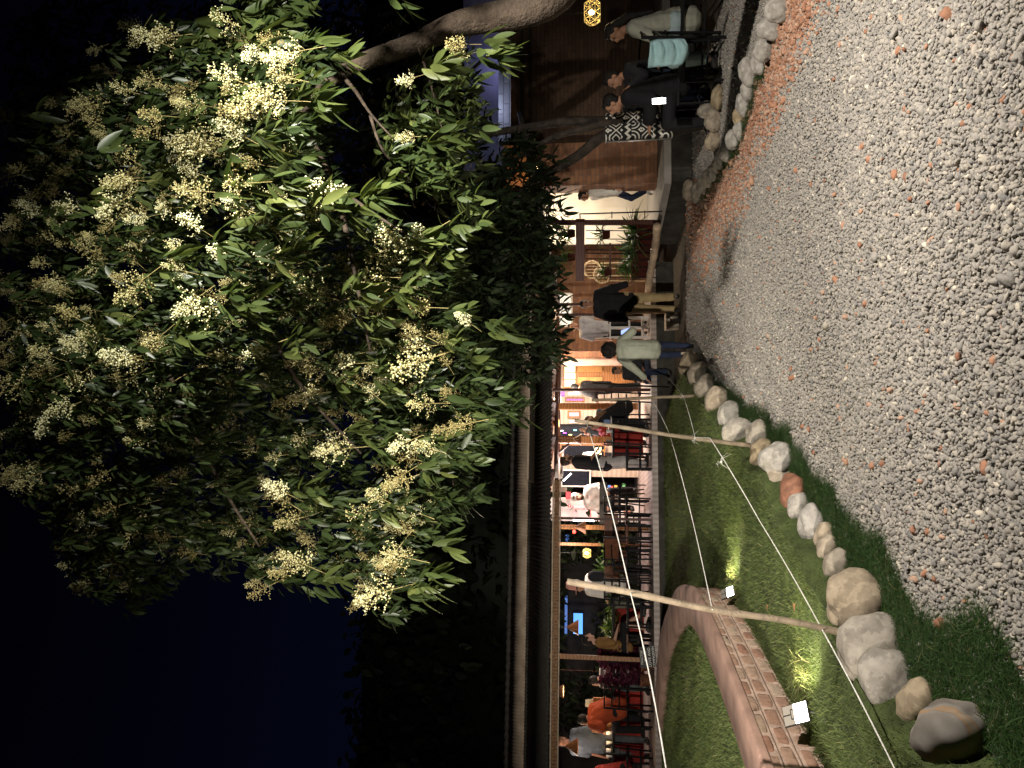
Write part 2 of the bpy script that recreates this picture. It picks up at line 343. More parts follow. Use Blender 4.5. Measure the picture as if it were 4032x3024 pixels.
m_grass = attr_mat('grass_blade', [(0, (.042, .065, .018)), (.45, (.082, .112, .033)), (.8, (.13, .15, .05)), (1, (.26, .22, .11))], .6, .25, transl=.25)
m_long = attr_mat('long_grass_blade', [(0, (.016, .042, .011)), (.6, (.036, .080, .020)), (.9, (.060, .105, .03)), (1, (.18, .16, .07))], .55, .3, transl=.2)
# raised curved bed wall on the lawn
OUT = smooth_path([(-2.25, 1.9, 0), (-2.05, 2.9, 0), (-1.95, 3.9, 0), (-1.87, 5.04, 0), (-1.84, 6.2, 0), (-1.87, 7.0, 0), (-2.0, 7.7, 0), (-2.3, 8.7, 0), (-2.62, 9.4, 0), (-3.15, 10.4, 0), (-3.75, 11.3, 0), (-4.9, 12.2, 0)], 8)
INN = smooth_path([(-2.5, 1.9, 0), (-2.34, 2.9, 0), (-2.22, 4.2, 0), (-2.14, 5.2, 0), (-2.12, 6.2, 0), (-2.17, 6.9, 0), (-2.32, 7.6, 0), (-2.62, 8.4, 0), (-2.98, 9.1, 0), (-3.5, 9.95, 0), (-4.1, 10.7, 0), (-5.2, 11.5, 0)], 8)
WZ = .5
def inside_bed(P):
    return inpoly(P, [(p.x, p.y) for p in INN]+[(-9, 11.5), (-9, 1.9)])
def on_wall(P): return inpoly(P, [(p.x, p.y) for p in OUT]+[(p.x, p.y) for p in reversed(INN)])
def grid_pts(x0, x1, y0, y1, dens):
    n = int((x1-x0)*(y1-y0)*dens); return np.stack([rng.uniform(x0, x1, n), rng.uniform(y0, y1, n)], 1)
pl = []
for (y0, y1, dens) in [(1.8, 3.4, 9000), (3.4, 5, 6500), (5, 7.5, 3200), (7.5, 10, 1800), (10, 14, 900)]:
    Q = grid_pts(-y1*.53-.2, 1.0, y0, y1, dens); xl = XL(Q[:, 1])+.0; xl = np.minimum(xl, .2)-np.maximum(0, Q[:, 1]-11)*.25
    Q = Q[(Q[:, 0] < xl) & (Q[:, 0] > -Q[:, 1]*.53-.2)]; Q = Q[~on_wall(Q)]
    pl.append(Q)
Q = np.concatenate(pl); ib = inside_bed(Q); n = len(Q)
eg = np.minimum(XL(Q[:, 1])-.10, .2)-np.maximum(0, Q[:, 1]-11)*.25
P = np.concatenate([Q, np.where(ib, .42, LZ-np.clip(Q[:, 0]-eg, 0, .12)*1.75)[:, None]], 1)
patch = np.array([mn.noise(Vector((q[0]*1.7, q[1]*1.7, 3))) for q in Q])
sz = 1+np.clip((Q[:, 1]-4)*.12, 0, 1.0)
o = blades(P, rng.uniform(.018, .055, n)*sz, rng.uniform(.0010, .0021, n)*sz, np.clip(rng.normal(.45+.25*patch, .2), 0, 1), 'lawn_grass', m_grass, .9, .4)
stuff(o, 'short mown lawn grass behind the boulders', 'grass')
# long grass between the boulders and the gravel
pl = []; dr = []
for B, sg, n0 in ((LB, 1, 52000), (RB, -1, 17000)):
    pth = sorted([(p.y, p.x) for p in B]); yy = rng.uniform(pth[0][0]-.9 if sg > 0 else pth[0][0]+.7, pth[-1][0]-(.9 if sg > 0 else -.2), n0*2)
    yy = yy[rng.uniform(0, 1, len(yy)) < np.clip(4.5/yy, 0, 1)]
    fx = XL(yy) if sg > 0 else XR(yy); cl = np.array([.72+.25*mn.noise(Vector((y*2.3, sg*5, 1))) for y in yy])
    wdt = np.where(sg > 0, np.interp(yy, [2, 4, 8, 10], [.52, .33, .15, .03]), .17)*cl
    off = rng.uniform(0, 1, len(yy))**.85*1.15*wdt
    pl.append(np.stack([fx+sg*(off-.02), yy, np.zeros(len(yy))], 1)); dr.append(np.stack([np.full(len(yy), sg*.35), -.2*np.ones(len(yy))], 1))
P = np.concatenate(pl); n = len(P); kk = 1
o = blades(P, rng.uniform(.05, .13, n), rng.uniform(.0010, .0022, n), np.clip(rng.normal(.5, .25, n), 0, 1), 'border_grass', m_long, .9, .75, 4, np.concatenate(dr))
stuff(o, 'long drooping dark green grass between boulders and gravel', 'grass')
# tufts by the two lawn floodlights
pl = []
for (cx, cy) in ((-1.62, 4.35), (-1.66, 6.55)):
    pl.append(np.stack([rng.normal(cx, .07, 260), rng.normal(cy, .09, 260), np.full(260, LZ)], 1))
P = np.concatenate(pl); n = len(P)
stuff(blades(P, rng.uniform(.08, .19, n), rng.uniform(.0015, .003, n), np.clip(rng.normal(.75, .15, n), 0, 1), 'tall_grass', m_grass, .8, .6, 4), 'tall grass tufts in front of the lawn floodlights', 'grass')

# bed wall
bw = thing('garden_bed_wall', 'low curved brick bed wall with smooth terracotta top on the lawn', 'garden wall', (-2.0, 5.0, LZ))
m_terra = mat('terracotta_plaster', (.32, .20, .155), .85, .35, 4, .25, 40)
t = m_terra.node_tree; mort = mat('pink_mortar', (.52, .37, .29), .9, .25, 12, .6, 80)
m_wallstone = attr_mat('wall_stone', [(0, (.30, .16, .11)), (.5, (.36, .23, .165)), (1, (.42, .32, .24))], .85, .2, .5, 30, .5)
mb = MB(); vs = []; fs = []
for p, q in zip(OUT, INN):
    d = (p-q).normalized(); o_ = p+d*.025
    w1 = .006*mn.noise(Vector((p.x*3, p.y*3, 1))); vs += [(o_.x, o_.y, WZ-.05), (o_.x+.006*d.x, o_.y+.006*d.y, WZ-.012+w1), (p.x, p.y, WZ+w1), (q.x, q.y, WZ-.005), (q.x, q.y, .15)]
for i in range(len(OUT)-1):
    for k in range(4): a = i*5+k; fs.append((a, a+5, a+6, a+1))
mb.add(vs, fs, True).build('coping', m_terra, bw)
vs = []; fs = []
for p in OUT: vs += [(p.x, p.y, .1), (p.x, p.y, WZ-.02)]
for i in range(len(OUT)-1): fs.append((2*i, 2*i+2, 2*i+3, 2*i+1))
MB().add(vs, fs).build('mortar_face', mort, bw)
cum = [0.0]
for a, b_ in zip(OUT, OUT[1:]): cum.append(cum[-1]+(b_-a).length)
def pathpt(s):
    s = max(0, min(cum[-1]-1e-4, s)); i = max(0, np.searchsorted(cum, s)-1); t_ = (s-cum[i])/(cum[i+1]-cum[i]); p = OUT[i].lerp(OUT[i+1], t_); d = (OUT[i+1]-OUT[i]).normalized(); return p, d
VV = []; FF = []; TT = []
for c in range(3):
    s = random.uniform(0, .1); z0 = LZ+.005+c*.094
    while s < cum[-1]-.25:
        ln = random.uniform(.13, .24); g = .010; tn = random.random(); nn = 10
        z1 = z0+.09-random.uniform(.012, .02); zz0 = z0+random.uniform(0, .012); ring = []
        p, d = pathpt(s+ln/2); nrm = Vector((d.y, -d.x, 0))
        for rr, dep in ((1.0, -.003), (.97, .003), (.8, .005)):
            for k in range(nn):
                a = 2*PI*k/nn+.3; ca = math.copysign(abs(math.cos(a))**.4, math.cos(a)); sa = math.copysign(abs(math.sin(a))**.4, math.sin(a)); jj = 1+random.uniform(-.16, .06)
                v = p+d*(ca*(ln/2-g)*rr*jj)+nrm*(dep+random.uniform(-.002, .002))+Vector((0, 0, (zz0+z1)/2+sa*(z1-zz0)/2*rr*jj)); ring.append(v)
        k0 = len(VV); VV += [tuple(v) for v in ring]+[tuple(p+nrm*.0055+Vector((0, 0, (zz0+z1)/2)))]; TT += [tn]*(3*nn+1)
        for r_ in range(2):
            for k in range(nn): a, b_ = k0+r_*nn+k, k0+r_*nn+(k+1) % nn; FF += [(a, b_, b_+nn), (a, b_+nn, a+nn)]
        for k in range(nn): FF.append((k0+2*nn+k, k0+2*nn+(k+1) % nn, k0+3*nn))
        s += ln
mb = MB()
for c in (1, 2):
    pts = []
    for i in range(140): p, d = pathpt(cum[-1]*i/140); pts.append(p+Vector((d.y, -d.x, 0))*.002+Vector((0, 0, LZ+c*.094+.004*mn.noise(Vector((i*.3, c, 0))))))
    mb.tube(pts, .003, 5)
mb.build('raked_joint', mat('dark_joint_line', (.16, .11, .08), .95, .4, 20), bw)  # thin dark line along each joint between the courses
npobj('stone_courses', np.array(VV), np.array(FF), m_wallstone, bw, np.array(TT))
vs = [(p.x-.01, p.y, .415) for p in INN]; k = len(vs); vs += [(-10, p.y, .415) for p in INN]
struct(MB().add(vs, [(i, i+1, k+i+1, k+i) for i in range(k-1)]).build('bed_lawn', m_turf, base=False))

# ------------------------------------------------------------------ gravel
vs = []; ys = np.arange(1.2, 12.0, .2)
for y in ys: vs += [(float(XL(y))-.02, y, .004), (float(XR(y))+.25, y, .004)]
struct(MB().add(vs, [(2*i, 2*i+1, 2*i+3, 2*i+2) for i in range(len(ys)-1)]).build('path', mat('gravel_dust', (.17, .15, .125), .95, .35, 30, .9, 220), base=False))
m_grav = attr_mat('gravel', [(0, (.11, .11, .11)), (.12, (.20, .188, .175)), (.45, (.27, .248, .218)), (.75, (.315, .285, .245)), (.92, (.38, .34, .28)), (1, (.52, .465, .38))], .8, .25, .25, 160, .3)
m_orng = attr_mat('brick_gravel', [(0, (.24, .12, .075)), (.5, (.36, .185, .115)), (1, (.42, .28, .20))], .9, .1, .3, 120, .4)
def pebbles(Q, size, tv, tf, ntmp, tint, name, m, zlift=.25, smooth=True, big=None):
    n = len(Q); nv = len(tv); T = np.stack([tv*(1+rng.normal(0, .16, (nv, 1)))+rng.normal(0, .07, (nv, 3)) for _ in range(ntmp)])
    idx = rng.integers(0, ntmp, n); S = np.stack([rng.uniform(.8, 1.45, n), rng.uniform(.65, 1.05, n), rng.uniform(.5, .8, n)], 1)*size[:, None]
    V = T[idx]*S[:, None, :]
    q = rng.normal(0, 1, (n, 4)); q[:, 1:3] *= .45; q /= np.linalg.norm(q, axis=1)[:, None]; w, x, y, z = q.T
    Rm = np.stack([1-2*(y*y+z*z), 2*(x*y-z*w), 2*(x*z+y*w), 2*(x*y+z*w), 1-2*(x*x+z*z), 2*(y*z-x*w), 2*(x*z-y*w), 2*(y*z+x*w), 1-2*(x*x+y*y)], 1).reshape(n, 3, 3)
    V = np.einsum('nij,nkj->nki', Rm, V)
    V += np.concatenate([Q, (size*zlift+rng.uniform(0, .012, n))[:, None]], 1)[:, None, :]
    Fa = (tf[None]+(np.arange(n)*nv)[:, None, None]).reshape(-1, 3)
    return npobj(name, V.reshape(-1, 3), Fa, m, tint=np.repeat(tint, nv), smooth=smooth)
def jit(x0, x1, y0, y1, pt):
    gx, gy = np.meshgrid(np.arange(x0, x1, pt), np.arange(y0, y1, pt)); Q = np.stack([gx.ravel(), gy.ravel()], 1); return Q+rng.uniform(-.5, .5, Q.shape)*pt
def orange_p(Q):
    d = XR(Q[:, 1])-Q[:, 0]; w = np.interp(Q[:, 1], [4, 6, 9, 11, 13], [.5, .8, 1.2, 1.5, 1.6])
    p = np.where(d > -.15, np.clip(1.05-d/w, 0, .72)**1.35, 0)*np.interp(Q[:, 1], [4.2, 5.2, 11, 13], [.5, 1, .75, .3]); return np.maximum(p, .0038)
v2, f2 = ico(2); v1, f1 = ico(1)
near = []; far = []
for (y0, y1, pt, tgt) in [(1.55, 4.4, .0124, near), (4.4, 7.2, .0145, far), (7.2, 12.2, .0195, far)]:
    Q = jit(-1.6, 5.0, y0, y1, pt); x, y = Q.T; xr = XR(y); xl = XL(y)
    keep = (np.abs(x) < y*.545+.25) & (x > xl-.02) & (rng.uniform(0, 1, len(Q)) < np.clip((13.0-y)/2.2, 0, 1)) & ((x < xr+1.7))
    tgt.append(Q[keep])
for nm, lst, tv, tf in (('gravel', near, v2, f2), ('gravel', far, v1, f1)):
    Q = np.concatenate(lst); po = orange_p(Q); io = rng.uniform(0, 1, len(Q)) < po
    g = Q[~io]; sz = np.exp(rng.normal(0, .27, len(g)))*np.interp(g[:, 1], [2, 4.4, 7.2, 12], [.0086, .0090, .0105, .0135])
    tn = np.clip(rng.beta(2.2, 2.2, len(g))+np.where(rng.uniform(0, 1, len(g)) < .03, .4, 0), 0, 1)
    stuff(pebbles(g, sz, tv, tf, 24, tn, nm, m_grav), 'crushed grey gravel of the path' if tv is v2 else 'farther grey gravel of the path', 'gravel')
    g = Q[io]
    stuff(pebbles(g, np.exp(rng.normal(.12, .3, len(g)))*np.interp(g[:, 1], [2, 7, 12], [.0115, .0122, .0145]), tv, tf, 24, rng.uniform(0, 1, len(g)), 'brick_gravel', m_orng, .45), 'orange broken brick gravel beside the right boulders' if tv is v1 else 'orange brick chips scattered in the near gravel', 'gravel')

# ------------------------------------------------------------------ poles and ropes on the lawn
m_bamboo = mat('weathered_bamboo', (.21, .165, .115), .75, .3, 18, .4, 90)
m_dpole = mat('dark_stick', (.03, .025, .02), .8, .2, 20)
def pole(b, tpt, r0, r1, label, knots=3, m=m_bamboo, name='bamboo_pole'):
    b = Vector(b); tpt = Vector(tpt); pts = []; rad = []; n = 24; sd = random.random()*9
    for i in range(n+1):
        t_ = i/n; w = Vector((mn.noise(Vector((t_*2.5, sd, 0))), mn.noise(Vector((t_*2.5, sd, 5))), 0))*.02
        r = r0+(r1-r0)*t_; r *= 1+.16*math.exp(-((t_*knots+.35) % 1-.5)**2*260); pts.append(b.lerp(tpt, t_)+w); rad.append(r)
    o = MB().tube(pts, rad, 12).build(name, m); return tag(o, label, 'pole', 'poles carrying the rope')
pA = (gnd(526, 3336, LZ), at(736, 2233, 3.55)); pB = (gnd(1274, 2953, LZ), at(1362, 2262, 5.8)); pC = (gnd(1467, 2740, LZ), at(1447, 2331, 9.1))
pole(*pA, .0145, .0145, 'thick weathered bamboo pole leaning by the flat boulder, nearest of three')
pole(*pB, .0165, .014, 'pale bamboo pole in the middle, leaning, frayed rope knot')
pole(*pC, .018, .017, 'farthest grey pole at the far end of the lawn', 2)
g1 = gnd(1495, 2640, .02)
pole(gnd(1497, 2632, LZ), at(1515, 2335, 11.0), .016, .014, 'thin dark stick standing behind the farthest pole', 2, m_dpole, 'stick')
m_rope = mat('white_rope', (.72, .70, .64), .9, .15, 60, .5, 200)
def rope(pts, r, label, sag=.03, knots=()):
    pts = [Vector(p) for p in pts]; out = []
    for a, b_ in zip(pts, pts[1:]):
        n = 14
        for i in range(n): t_ = i/n; out.append(a.lerp(b_, t_)-Vector((0, 0, sag*4*t_*(1-t_))))
    out.append(pts[-1]); rad = [r*(1+.15*math.sin(i*2.1)) for i in range(len(out))]
    mb = MB().tube(out, rad, 8)
    for k in knots:
        k = Vector(k)
        mb.ell(k, (r*2.6, r*2.6, r*3))
        for j in range(9):
            a = random.uniform(0, 2*PI); d = Vector((math.cos(a), math.sin(a)*.5, random.uniform(-.8, .8))).normalized()*random.uniform(.02, .085); mb.tube([k, k+d*.5+Vector((0, 0, .012)), k+d-Vector((0, 0, .012))], [r*.5, r*.35, r*.2], 5)
    return tag(mb.build('rope', m_rope), label, 'rope', 'ropes strung between the poles')
def onpole(p, t_): return p[0].lerp(p[1], t_)
def atz(p, U, V): # point on the pole at the picture row V
    best = min((abs(((CAMZ-onpole(p, i/200).z)) - 0) if False else abs(proj(onpole(p, i/200))[1]-V), i) for i in range(201)); return onpole(p, best[1]/200)
def proj(P):
    d = Vector(P)-C0; z = d.dot(FWD); return 1512+F*d.dot(RGT)/z, 2016-F*d.dot(UPV)/z
off = Vector((0, -.02, 0))
rope([atz(pB, 0, 2312)+off, atz(pA, 0, 2482)+off, at(-150, 2645, 2.6)], .003, 'thick white rope, uppermost, sagging from middle pole past thick pole', .012)
rope([atz(pC, 0, 2560)+off, atz(pB, 0, 2636)+off, atz(pA, 0, 2800)+off], .002, 'thin white string at half height between the three poles', .012)
k1 = atz(pB, 0, 2737)+off
rope([at(1534, 2632, 10.6), atz(pC, 0, 2690)+off, k1, at(1300, 2795, 5.6), at(976, 2989, 4.7), atz(pA, 0, 3236)+off], .0026, 'low frayed white string with loose knots across the lawn', .006,
     [k1, atz(pC, 0, 2690)+off, at(1205, 2840, 5.35)])
rope([atz(pA, 0, 3236)+off, at(-120, 3580, 2.7)], .003, 'lowest white rope running from the thick pole to the near left', .006)
# fallen leaves on the lawn
m_dry = mat('dry_leaf', (.18, .09, .04), .8, .3, 30)
for (x, y), lb in zip([(2500+.4966*1060, 2200+.4966*410), (2500+.4966*1275, 2200+.4966*405), (2500+.4966*750, 2200+.4966*160)],
                      ['brown curled dry leaf on lawn near the thick pole', 'small dry leaf on lawn, lower of the pair', 'dark dry leaf on the lawn past the bed wall']):
    p = gnd(*src(x, y), LZ+.03); mb = MB(); vs = []
    for i in range(6):
        t_ = i/5; w = .022*math.sin(PI*t_)+.001; vs += [p+Vector((t_*.07-.035, -w, .012*math.sin(3*t_))), p+Vector((t_*.07-.035, w, .015*t_))]
    mb.add(vs, [(2*i, 2*i+1, 2*i+3, 2*i+2) for i in range(5)], True); tag(mb.build('fallen_leaf', m_dry), lb, 'leaf', 'dry leaves lying on the lawn')
# lawn floodlights with their glowing lamp windows
m_blk = mat('black_plastic', (.012, .012, .012), .5); m_cell = mat('pale_lamp_panel', (.20, .18, .155), .4); m_glow = mat('floodlight_glow', (1, 1, 1), .5, emit=(1, .97, .9), es=14)
def flood(c, d, label, sc=1.0):
    c = Vector(c); d = Vector(d).normalized(); t_ = thing('lawn_floodlight', label, 'floodlight', c, 'floodlights on the lawn'); X = d; Y = Vector((-d.y, d.x, 0)); Z = Vector((0, 0, 1))
    Xt = (-X*.62+Z*.78).normalized(); N = Xt.cross(Y); N = N if N.dot(X) > 0 else -N  # panel leans back
    MB().box(c, (.012*sc, .13*sc, .17*sc), N, Y, Xt).build('housing', m_blk, t_)
    MB().box(c+N*.008*sc+Xt*.045*sc, (.004, .12*sc, .07*sc), N, Y, Xt).build('panel', m_cell, t_)
    MB().bar(c+N*.0105*sc+Xt*.012*sc-Y*.03*sc, c+N*.0105*sc+Xt*.03*sc-Y*.03*sc, .005, .003).bar(c+N*.0105*sc+Xt*.012*sc+Y*.03*sc, c+N*.0105*sc+Xt*.03*sc+Y*.03*sc, .005, .003).bar(c+N*.0105*sc+Xt*.03*sc-Y*.03*sc, c+N*.0105*sc+Xt*.03*sc+Y*.03*sc, .005, .003).bar(c+N*.0105*sc+Xt*.03*sc, c+N*.0105*sc+Xt*.08*sc, .005, .003).build('bracket', m_blk, t_)
    MB().box(c+N*.008*sc-Xt*.035*sc, (.004, .12*sc, .085*sc), N, Y, Xt).build('lamp_window', m_glow, t_)
    MB().bar(c-Xt*.08*sc-N*.02, c-Xt*.08*sc-Vector((0, 0, .08)), .015).build('stake', m_blk, t_)
    lamp('lawn_light', 'SPOT', c+N*.05+Vector((.05, 0, .05)), 42, (1, .93, .62), .03, c+Vector((1.2, .35, -.30)), 110, .7)
flood((-1.74, 4.2, .29), (.75, -.66, 0), 'glowing floodlight panel by the bed wall, nearer of two', .85)
flood((-1.72, 6.5, .28), (.75, -.66, 0), 'glowing floodlight panel by the bed wall, farther of two', .7)

# ------------------------------------------------------------------ foliage helpers
def leaves(B, D, ln, wd, tint, droop, fold=.22, seg=5, jag=None):
    """curved pointed leaves; B base points, D unit directions (n,3)"""
    n = len(B); up = np.tile(np.array([0, 0, 1.0]), (n, 1))+rng.normal(0, .35, (n, 3)); S = np.cross(D, up); S /= np.linalg.norm(S, axis=1)[:, None]+1e-9; N = np.cross(S, D)
    k = seg+1; V = np.zeros((n, k*3, 3)); tw = rng.normal(0, .25, n)
    for i in range(k):
        t_ = i/seg; w = math.sin(PI*min(1, t_*.95+.03)**.88)**.72 if i < seg else .015
        if i == 0: w = .12
        c = B+D*(ln*t_)[:, None]+np.array([0, 0, -1.0])*(ln*droop*t_*t_)[:, None]
        s = S*np.cos(tw*t_)[:, None]+N*np.sin(tw*t_)[:, None]; h = (wd*w)[:, None]
        V[:, 3*i] = c-s*h+N*h*fold; V[:, 3*i+1] = c; V[:, 3*i+2] = c+s*h+N*h*fold
    f = []
    for i in range(seg): f += [(3*i, 3*i+1, 3*i+4, 3*i+3), (3*i+1, 3*i+2, 3*i+5, 3*i+4)]
    Fa = (np.array(f)[None]+(np.arange(n)*k*3)[:, None, None]).reshape(-1, 4)
    return V.reshape(-1, 3), Fa, np.repeat(tint, 3*k)
class NP:
    def __init__(s): s.V = []; s.F = []; s.T = []; s.n = 0
    def add(s, V, Fa, T): s.V.append(V); s.F.append(Fa+s.n); s.T.append(T); s.n += len(V)
    def build(s, name, m, parent=None, smooth=True): return npobj(name, np.concatenate(s.V), np.concatenate(s.F), m, parent, np.concatenate(s.T), smooth)
def twig(pts, r, n=5):
    mb = MB().tube(pts, r, n, False); return np.array(mb.v), np.array(mb.f), np.full(len(mb.v), .5)
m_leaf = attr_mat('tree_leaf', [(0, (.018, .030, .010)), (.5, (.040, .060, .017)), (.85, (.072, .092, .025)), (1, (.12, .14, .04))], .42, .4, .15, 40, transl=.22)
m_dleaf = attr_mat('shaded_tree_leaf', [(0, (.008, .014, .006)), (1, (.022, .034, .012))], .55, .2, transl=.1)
m_bark = mat('bark', (.055, .04, .028), .9, .45, 12, 1.0, 45)
m_dbark = mat('dark_bark', (.045, .035, .028), .9, .4, 12, .9, 45)
m_twig = mat('twig', (.14, .12, .06), .8, .3, 20)
m_bud = attr_mat('flower_bud', [(0, (.26, .20, .075)), (.35, (.47, .42, .19)), (.7, (.69, .66, .38)), (1, (.82, .81, .56))], .8, .15, transl=.15)

def sprig_leaves(npm, c, n, ln, spread, tint, az0=None, down=(.25, 1.2), ntw=True, twl=.14):
    """a shoot: leaves hanging in a whorl below its tip"""
    c = np.array(c); az = rng.uniform(0, 2*PI, n) if az0 is None else rng.normal(az0, spread, n)
    el = -rng.uniform(down[0], down[1], n); D = np.stack([np.cos(az)*np.cos(el), np.sin(az)*np.cos(el), np.sin(el)], 1)
    hgt = rng.uniform(-twl, 0, n); B = c+np.stack([np.cos(az)*.02, np.sin(az)*.02, hgt], 1)
    l_ = ln*rng.uniform(.65, 1.15, n); V, Fa, T = leaves(B, D, l_, l_*rng.uniform(.125, .185, n), np.clip(tint+rng.normal(0, .16, n), 0, 1), rng.uniform(.05, .35, n))
    npm.add(V, Fa, T)
I2V, I2F = ico(2); I1V, I1F = ico(1)
def panicle(hgt, nb, per, br, sub, tintm):
    V = []; Fs = []; T = []; n = 0; bv, bf = (I2V, I2F) if sub == 2 else (I1V, I1F)
    P = []; stems = []
    for i in range(nb):
        t_ = .12+.88*i/nb; z = hgt*t_; a = i*2.4+random.uniform(-.4, .4); l_ = hgt*(.36*(1-t_)+.13)*random.uniform(.6, 1.35)
        d = Vector((math.cos(a), math.sin(a), random.uniform(.25, .8))).normalized(); p0 = Vector((0, 0, z)); stems.append((p0, p0+d*l_))
        for j in range(per):
            s = (.25+.75*(j+.5)/per)*l_; o_ = Vector((random.gauss(0, 1), random.gauss(0, 1), random.gauss(0, 1)))*(.0065+.004*random.random()); P.append(p0+d*s+o_)
    for j in range(per): P.append(Vector((random.gauss(0, .006), random.gauss(0, .006), hgt*random.uniform(.8, 1.02))))
    P = np.array(P); m = len(P); r = br*rng.uniform(.7, 1.25, m)
    VV = (bv[None]*r[:, None, None]*(1+rng.normal(0, .07, (m, len(bv), 1)))+P[:, None, :]).reshape(-1, 3); FF = (bf[None]+(np.arange(m)*len(bv))[:, None, None]).reshape(-1, 3)
    TT = np.repeat(np.clip(tintm+rng.normal(0, .17, m), 0, 1), len(bv))
    mb = MB().tube([(0, 0, -.10), (0, 0, hgt*.5), (0, 0, hgt)], [.0028, .002, .001], 3, False)
    for a, b_ in stems: mb.tube([a, b_], [.0013, .0007], 3, False)
    sv = np.array(mb.v); sf = []
    for q in mb.f: sf += [(q[0], q[1], q[2]), (q[0], q[2], q[3])]
    return np.concatenate([VV, sv]), np.concatenate([FF, np.array(sf)+len(VV)]), np.concatenate([TT, np.full(len(sv), .12)])
PAN = [panicle(random.uniform(.20, .29), random.randint(20, 27), random.randint(9, 13), .0044, 2, tm) for tm in (.42, .6, .75, .88, .5, .25)]
PLO = [panicle(.22, 20, 9, .0040, 1, tm) for tm in (.15, .35, .55)]  # browner buds stand in for the weaker light on the remaining clusters

# ------------------------------------------------------------------ the flowering tree on the right, its crown hanging over the path
ft = thing('flowering_tree', 'large flowering tree with long leaves and cream blossom overhanging the path', 'tree', (3.02, 5.35, 0))
limb = smooth_path([(3.4, 5.7, -.05), (3.2, 5.45, .7), (2.88, 5.15, 1.35), tuple(at(*dsp(1180, 8), 5.05)), tuple(at(*dsp(1000, 50), 5.05)), tuple(at(*dsp(900, 92), 5.0)), tuple(at(*dsp(800, 128), 4.95)), tuple(at(*dsp(735, 158), 4.95)), tuple(at(*dsp(640, 250), 5.0)), tuple(at(*dsp(480, 420), 5.15)), tuple(at(*dsp(330, 620), 5.3)), tuple(at(*dsp(200, 800), 5.5))], 5)
nl = len(limb); rad = [float(np.interp(i/(nl-1), [0, .2, .45, .62, .7, 1], [.17, .125, .068, .054, .038, .012])) for i in range(nl)]
mb = MB().tube(limb, rad, 14)
for pts, r0 in [([(735, 158, 4.95), (770, 200, 4.9), (800, 245, 4.85), (850, 300, 4.85)], .018), ([(800, 250, 4.85), (830, 330, 4.85), (900, 400, 4.9)], .012), ([(640, 250, 5.0), (720, 400, 4.9), (760, 560, 4.8), (800, 760, 4.8)], .03), ([(480, 420, 5.15), (560, 640, 5.0), (640, 820, 5.0), (780, 980, 5.1)], .028),
                ([(330, 620, 5.3), (380, 850, 5.2), (480, 1050, 5.2), (560, 1180, 5.3)], .025), ([(560, 640, 5.0), (720, 640, 4.9), (860, 700, 4.8)], .016), ([(720, 400, 4.9), (820, 470, 4.8), (900, 520, 4.7)], .016), ([(900, 92, 5.0), (930, 180, 4.8), (960, 300, 4.8)], .012),
                ([(1180, 8, 5.05), (1090, 90, 5.6), (1010, 160, 6.0), (960, 230, 6.2)], .022), ([(640, 250, 5.0), (480, 180, 5.0), (340, 110, 5.0)], .03), ([(480, 420, 5.15), (260, 380, 5.2), (80, 420, 5.3)], .03)]:
    pp = smooth_path([tuple(at(*dsp(x, y), d)) for x, y, d in pts], 5); mb.tube(pp, [r0*(1-.75*i/(len(pp)-1)) for i in range(len(pp))], 7)
mb.build('trunk', m_bark, ft)
mb = MB(); pp = smooth_path([(3.35, 5.9, 1.2), tuple(at(3060, 2285, 6.2)), tuple(at(*src(1920, 60), 6.3)), tuple(at(*src(1850, 105), 6.4))], 5); mb.tube(pp, .02, 7); mb.build('branch', m_dbark, ft)
REG_A = [(0, 235), (190, 125), (330, 30), (430, 75), (560, 62), (680, 85), (690, 200), (670, 320), (690, 410), (790, 480), (940, 490), (975, 560), (985, 700), (1030, 800), (1110, 880), (1110, 905), (1010, 960), (1000, 1090), (930, 1140), (880, 1200), (885, 1300), (820, 1345), (765, 1245), (640, 1265), (560, 1260), (400, 1230), (250, 1330), (140, 1230), (0, 1010)]
REG_B = [(815, 225), (880, 165), (965, 80), (1000, 120), (1025, 250), (1010, 350), (1025, 480), (990, 500), (950, 440), (880, 410), (820, 395), (800, 300)]
REG_D = [(440, 0), (640, 0), (600, 75), (520, 55), (470, 40)]
HERO = [(560, 195, 1.25), (590, 220, 1.1), (520, 250, 1.0), (415, 335, 1.2), (500, 300, 1.1), (450, 320, 1.0), (430, 655, 1.3), (400, 640, 1.0), (800, 605, 1.3), (780, 640, 1.0), (870, 540, 1.25), (905, 495, 1.0), (835, 520, .9), (905, 770, 1.35), (880, 745, 1.0), (720, 690, 1.2), (690, 650, 1.0), (740, 780, 1.0), (650, 850, 1.0), (235, 425, 1.1), (265, 395, 1.0), (125, 460, .9), (345, 75, 1.2), (320, 100, 1.0), (710, 430, 1.1), (690, 450, .9), (985, 95, .8), (995, 120, .6), (880, 170, .6), (290, 590, 1.0), (20, 850, 1.1), (560, 740, .9), (700, 930, 1.0), (740, 960, 1.0), (860, 950, .8), (880, 290, .6), (590, 1075, 1.0), (640, 1235, 1.1), (600, 1230, 1.0), (830, 1270, 1.0), (870, 1210, .8), (320, 720, .9), (140, 690, .8), (60, 470, .9), (480, 60, .8), (640, 100, .8), (500, 450, .9), (430, 420, .8), (640, 450, .6), (905, 660, .9), (760, 830, .9), (920, 870, .8), (560, 560, .8), (410, 500, .8), (530, 400, .8), (330, 250, .8), (430, 230, .7), (1000, 700, .6), (860, 1010, .8), (780, 1100, .8)]
fl = NP(); heads = []
def depth_A(x, y): return 4.75+.35*math.sin(x*.006+y*.004)+max(0, (y-700)/1000)*.9
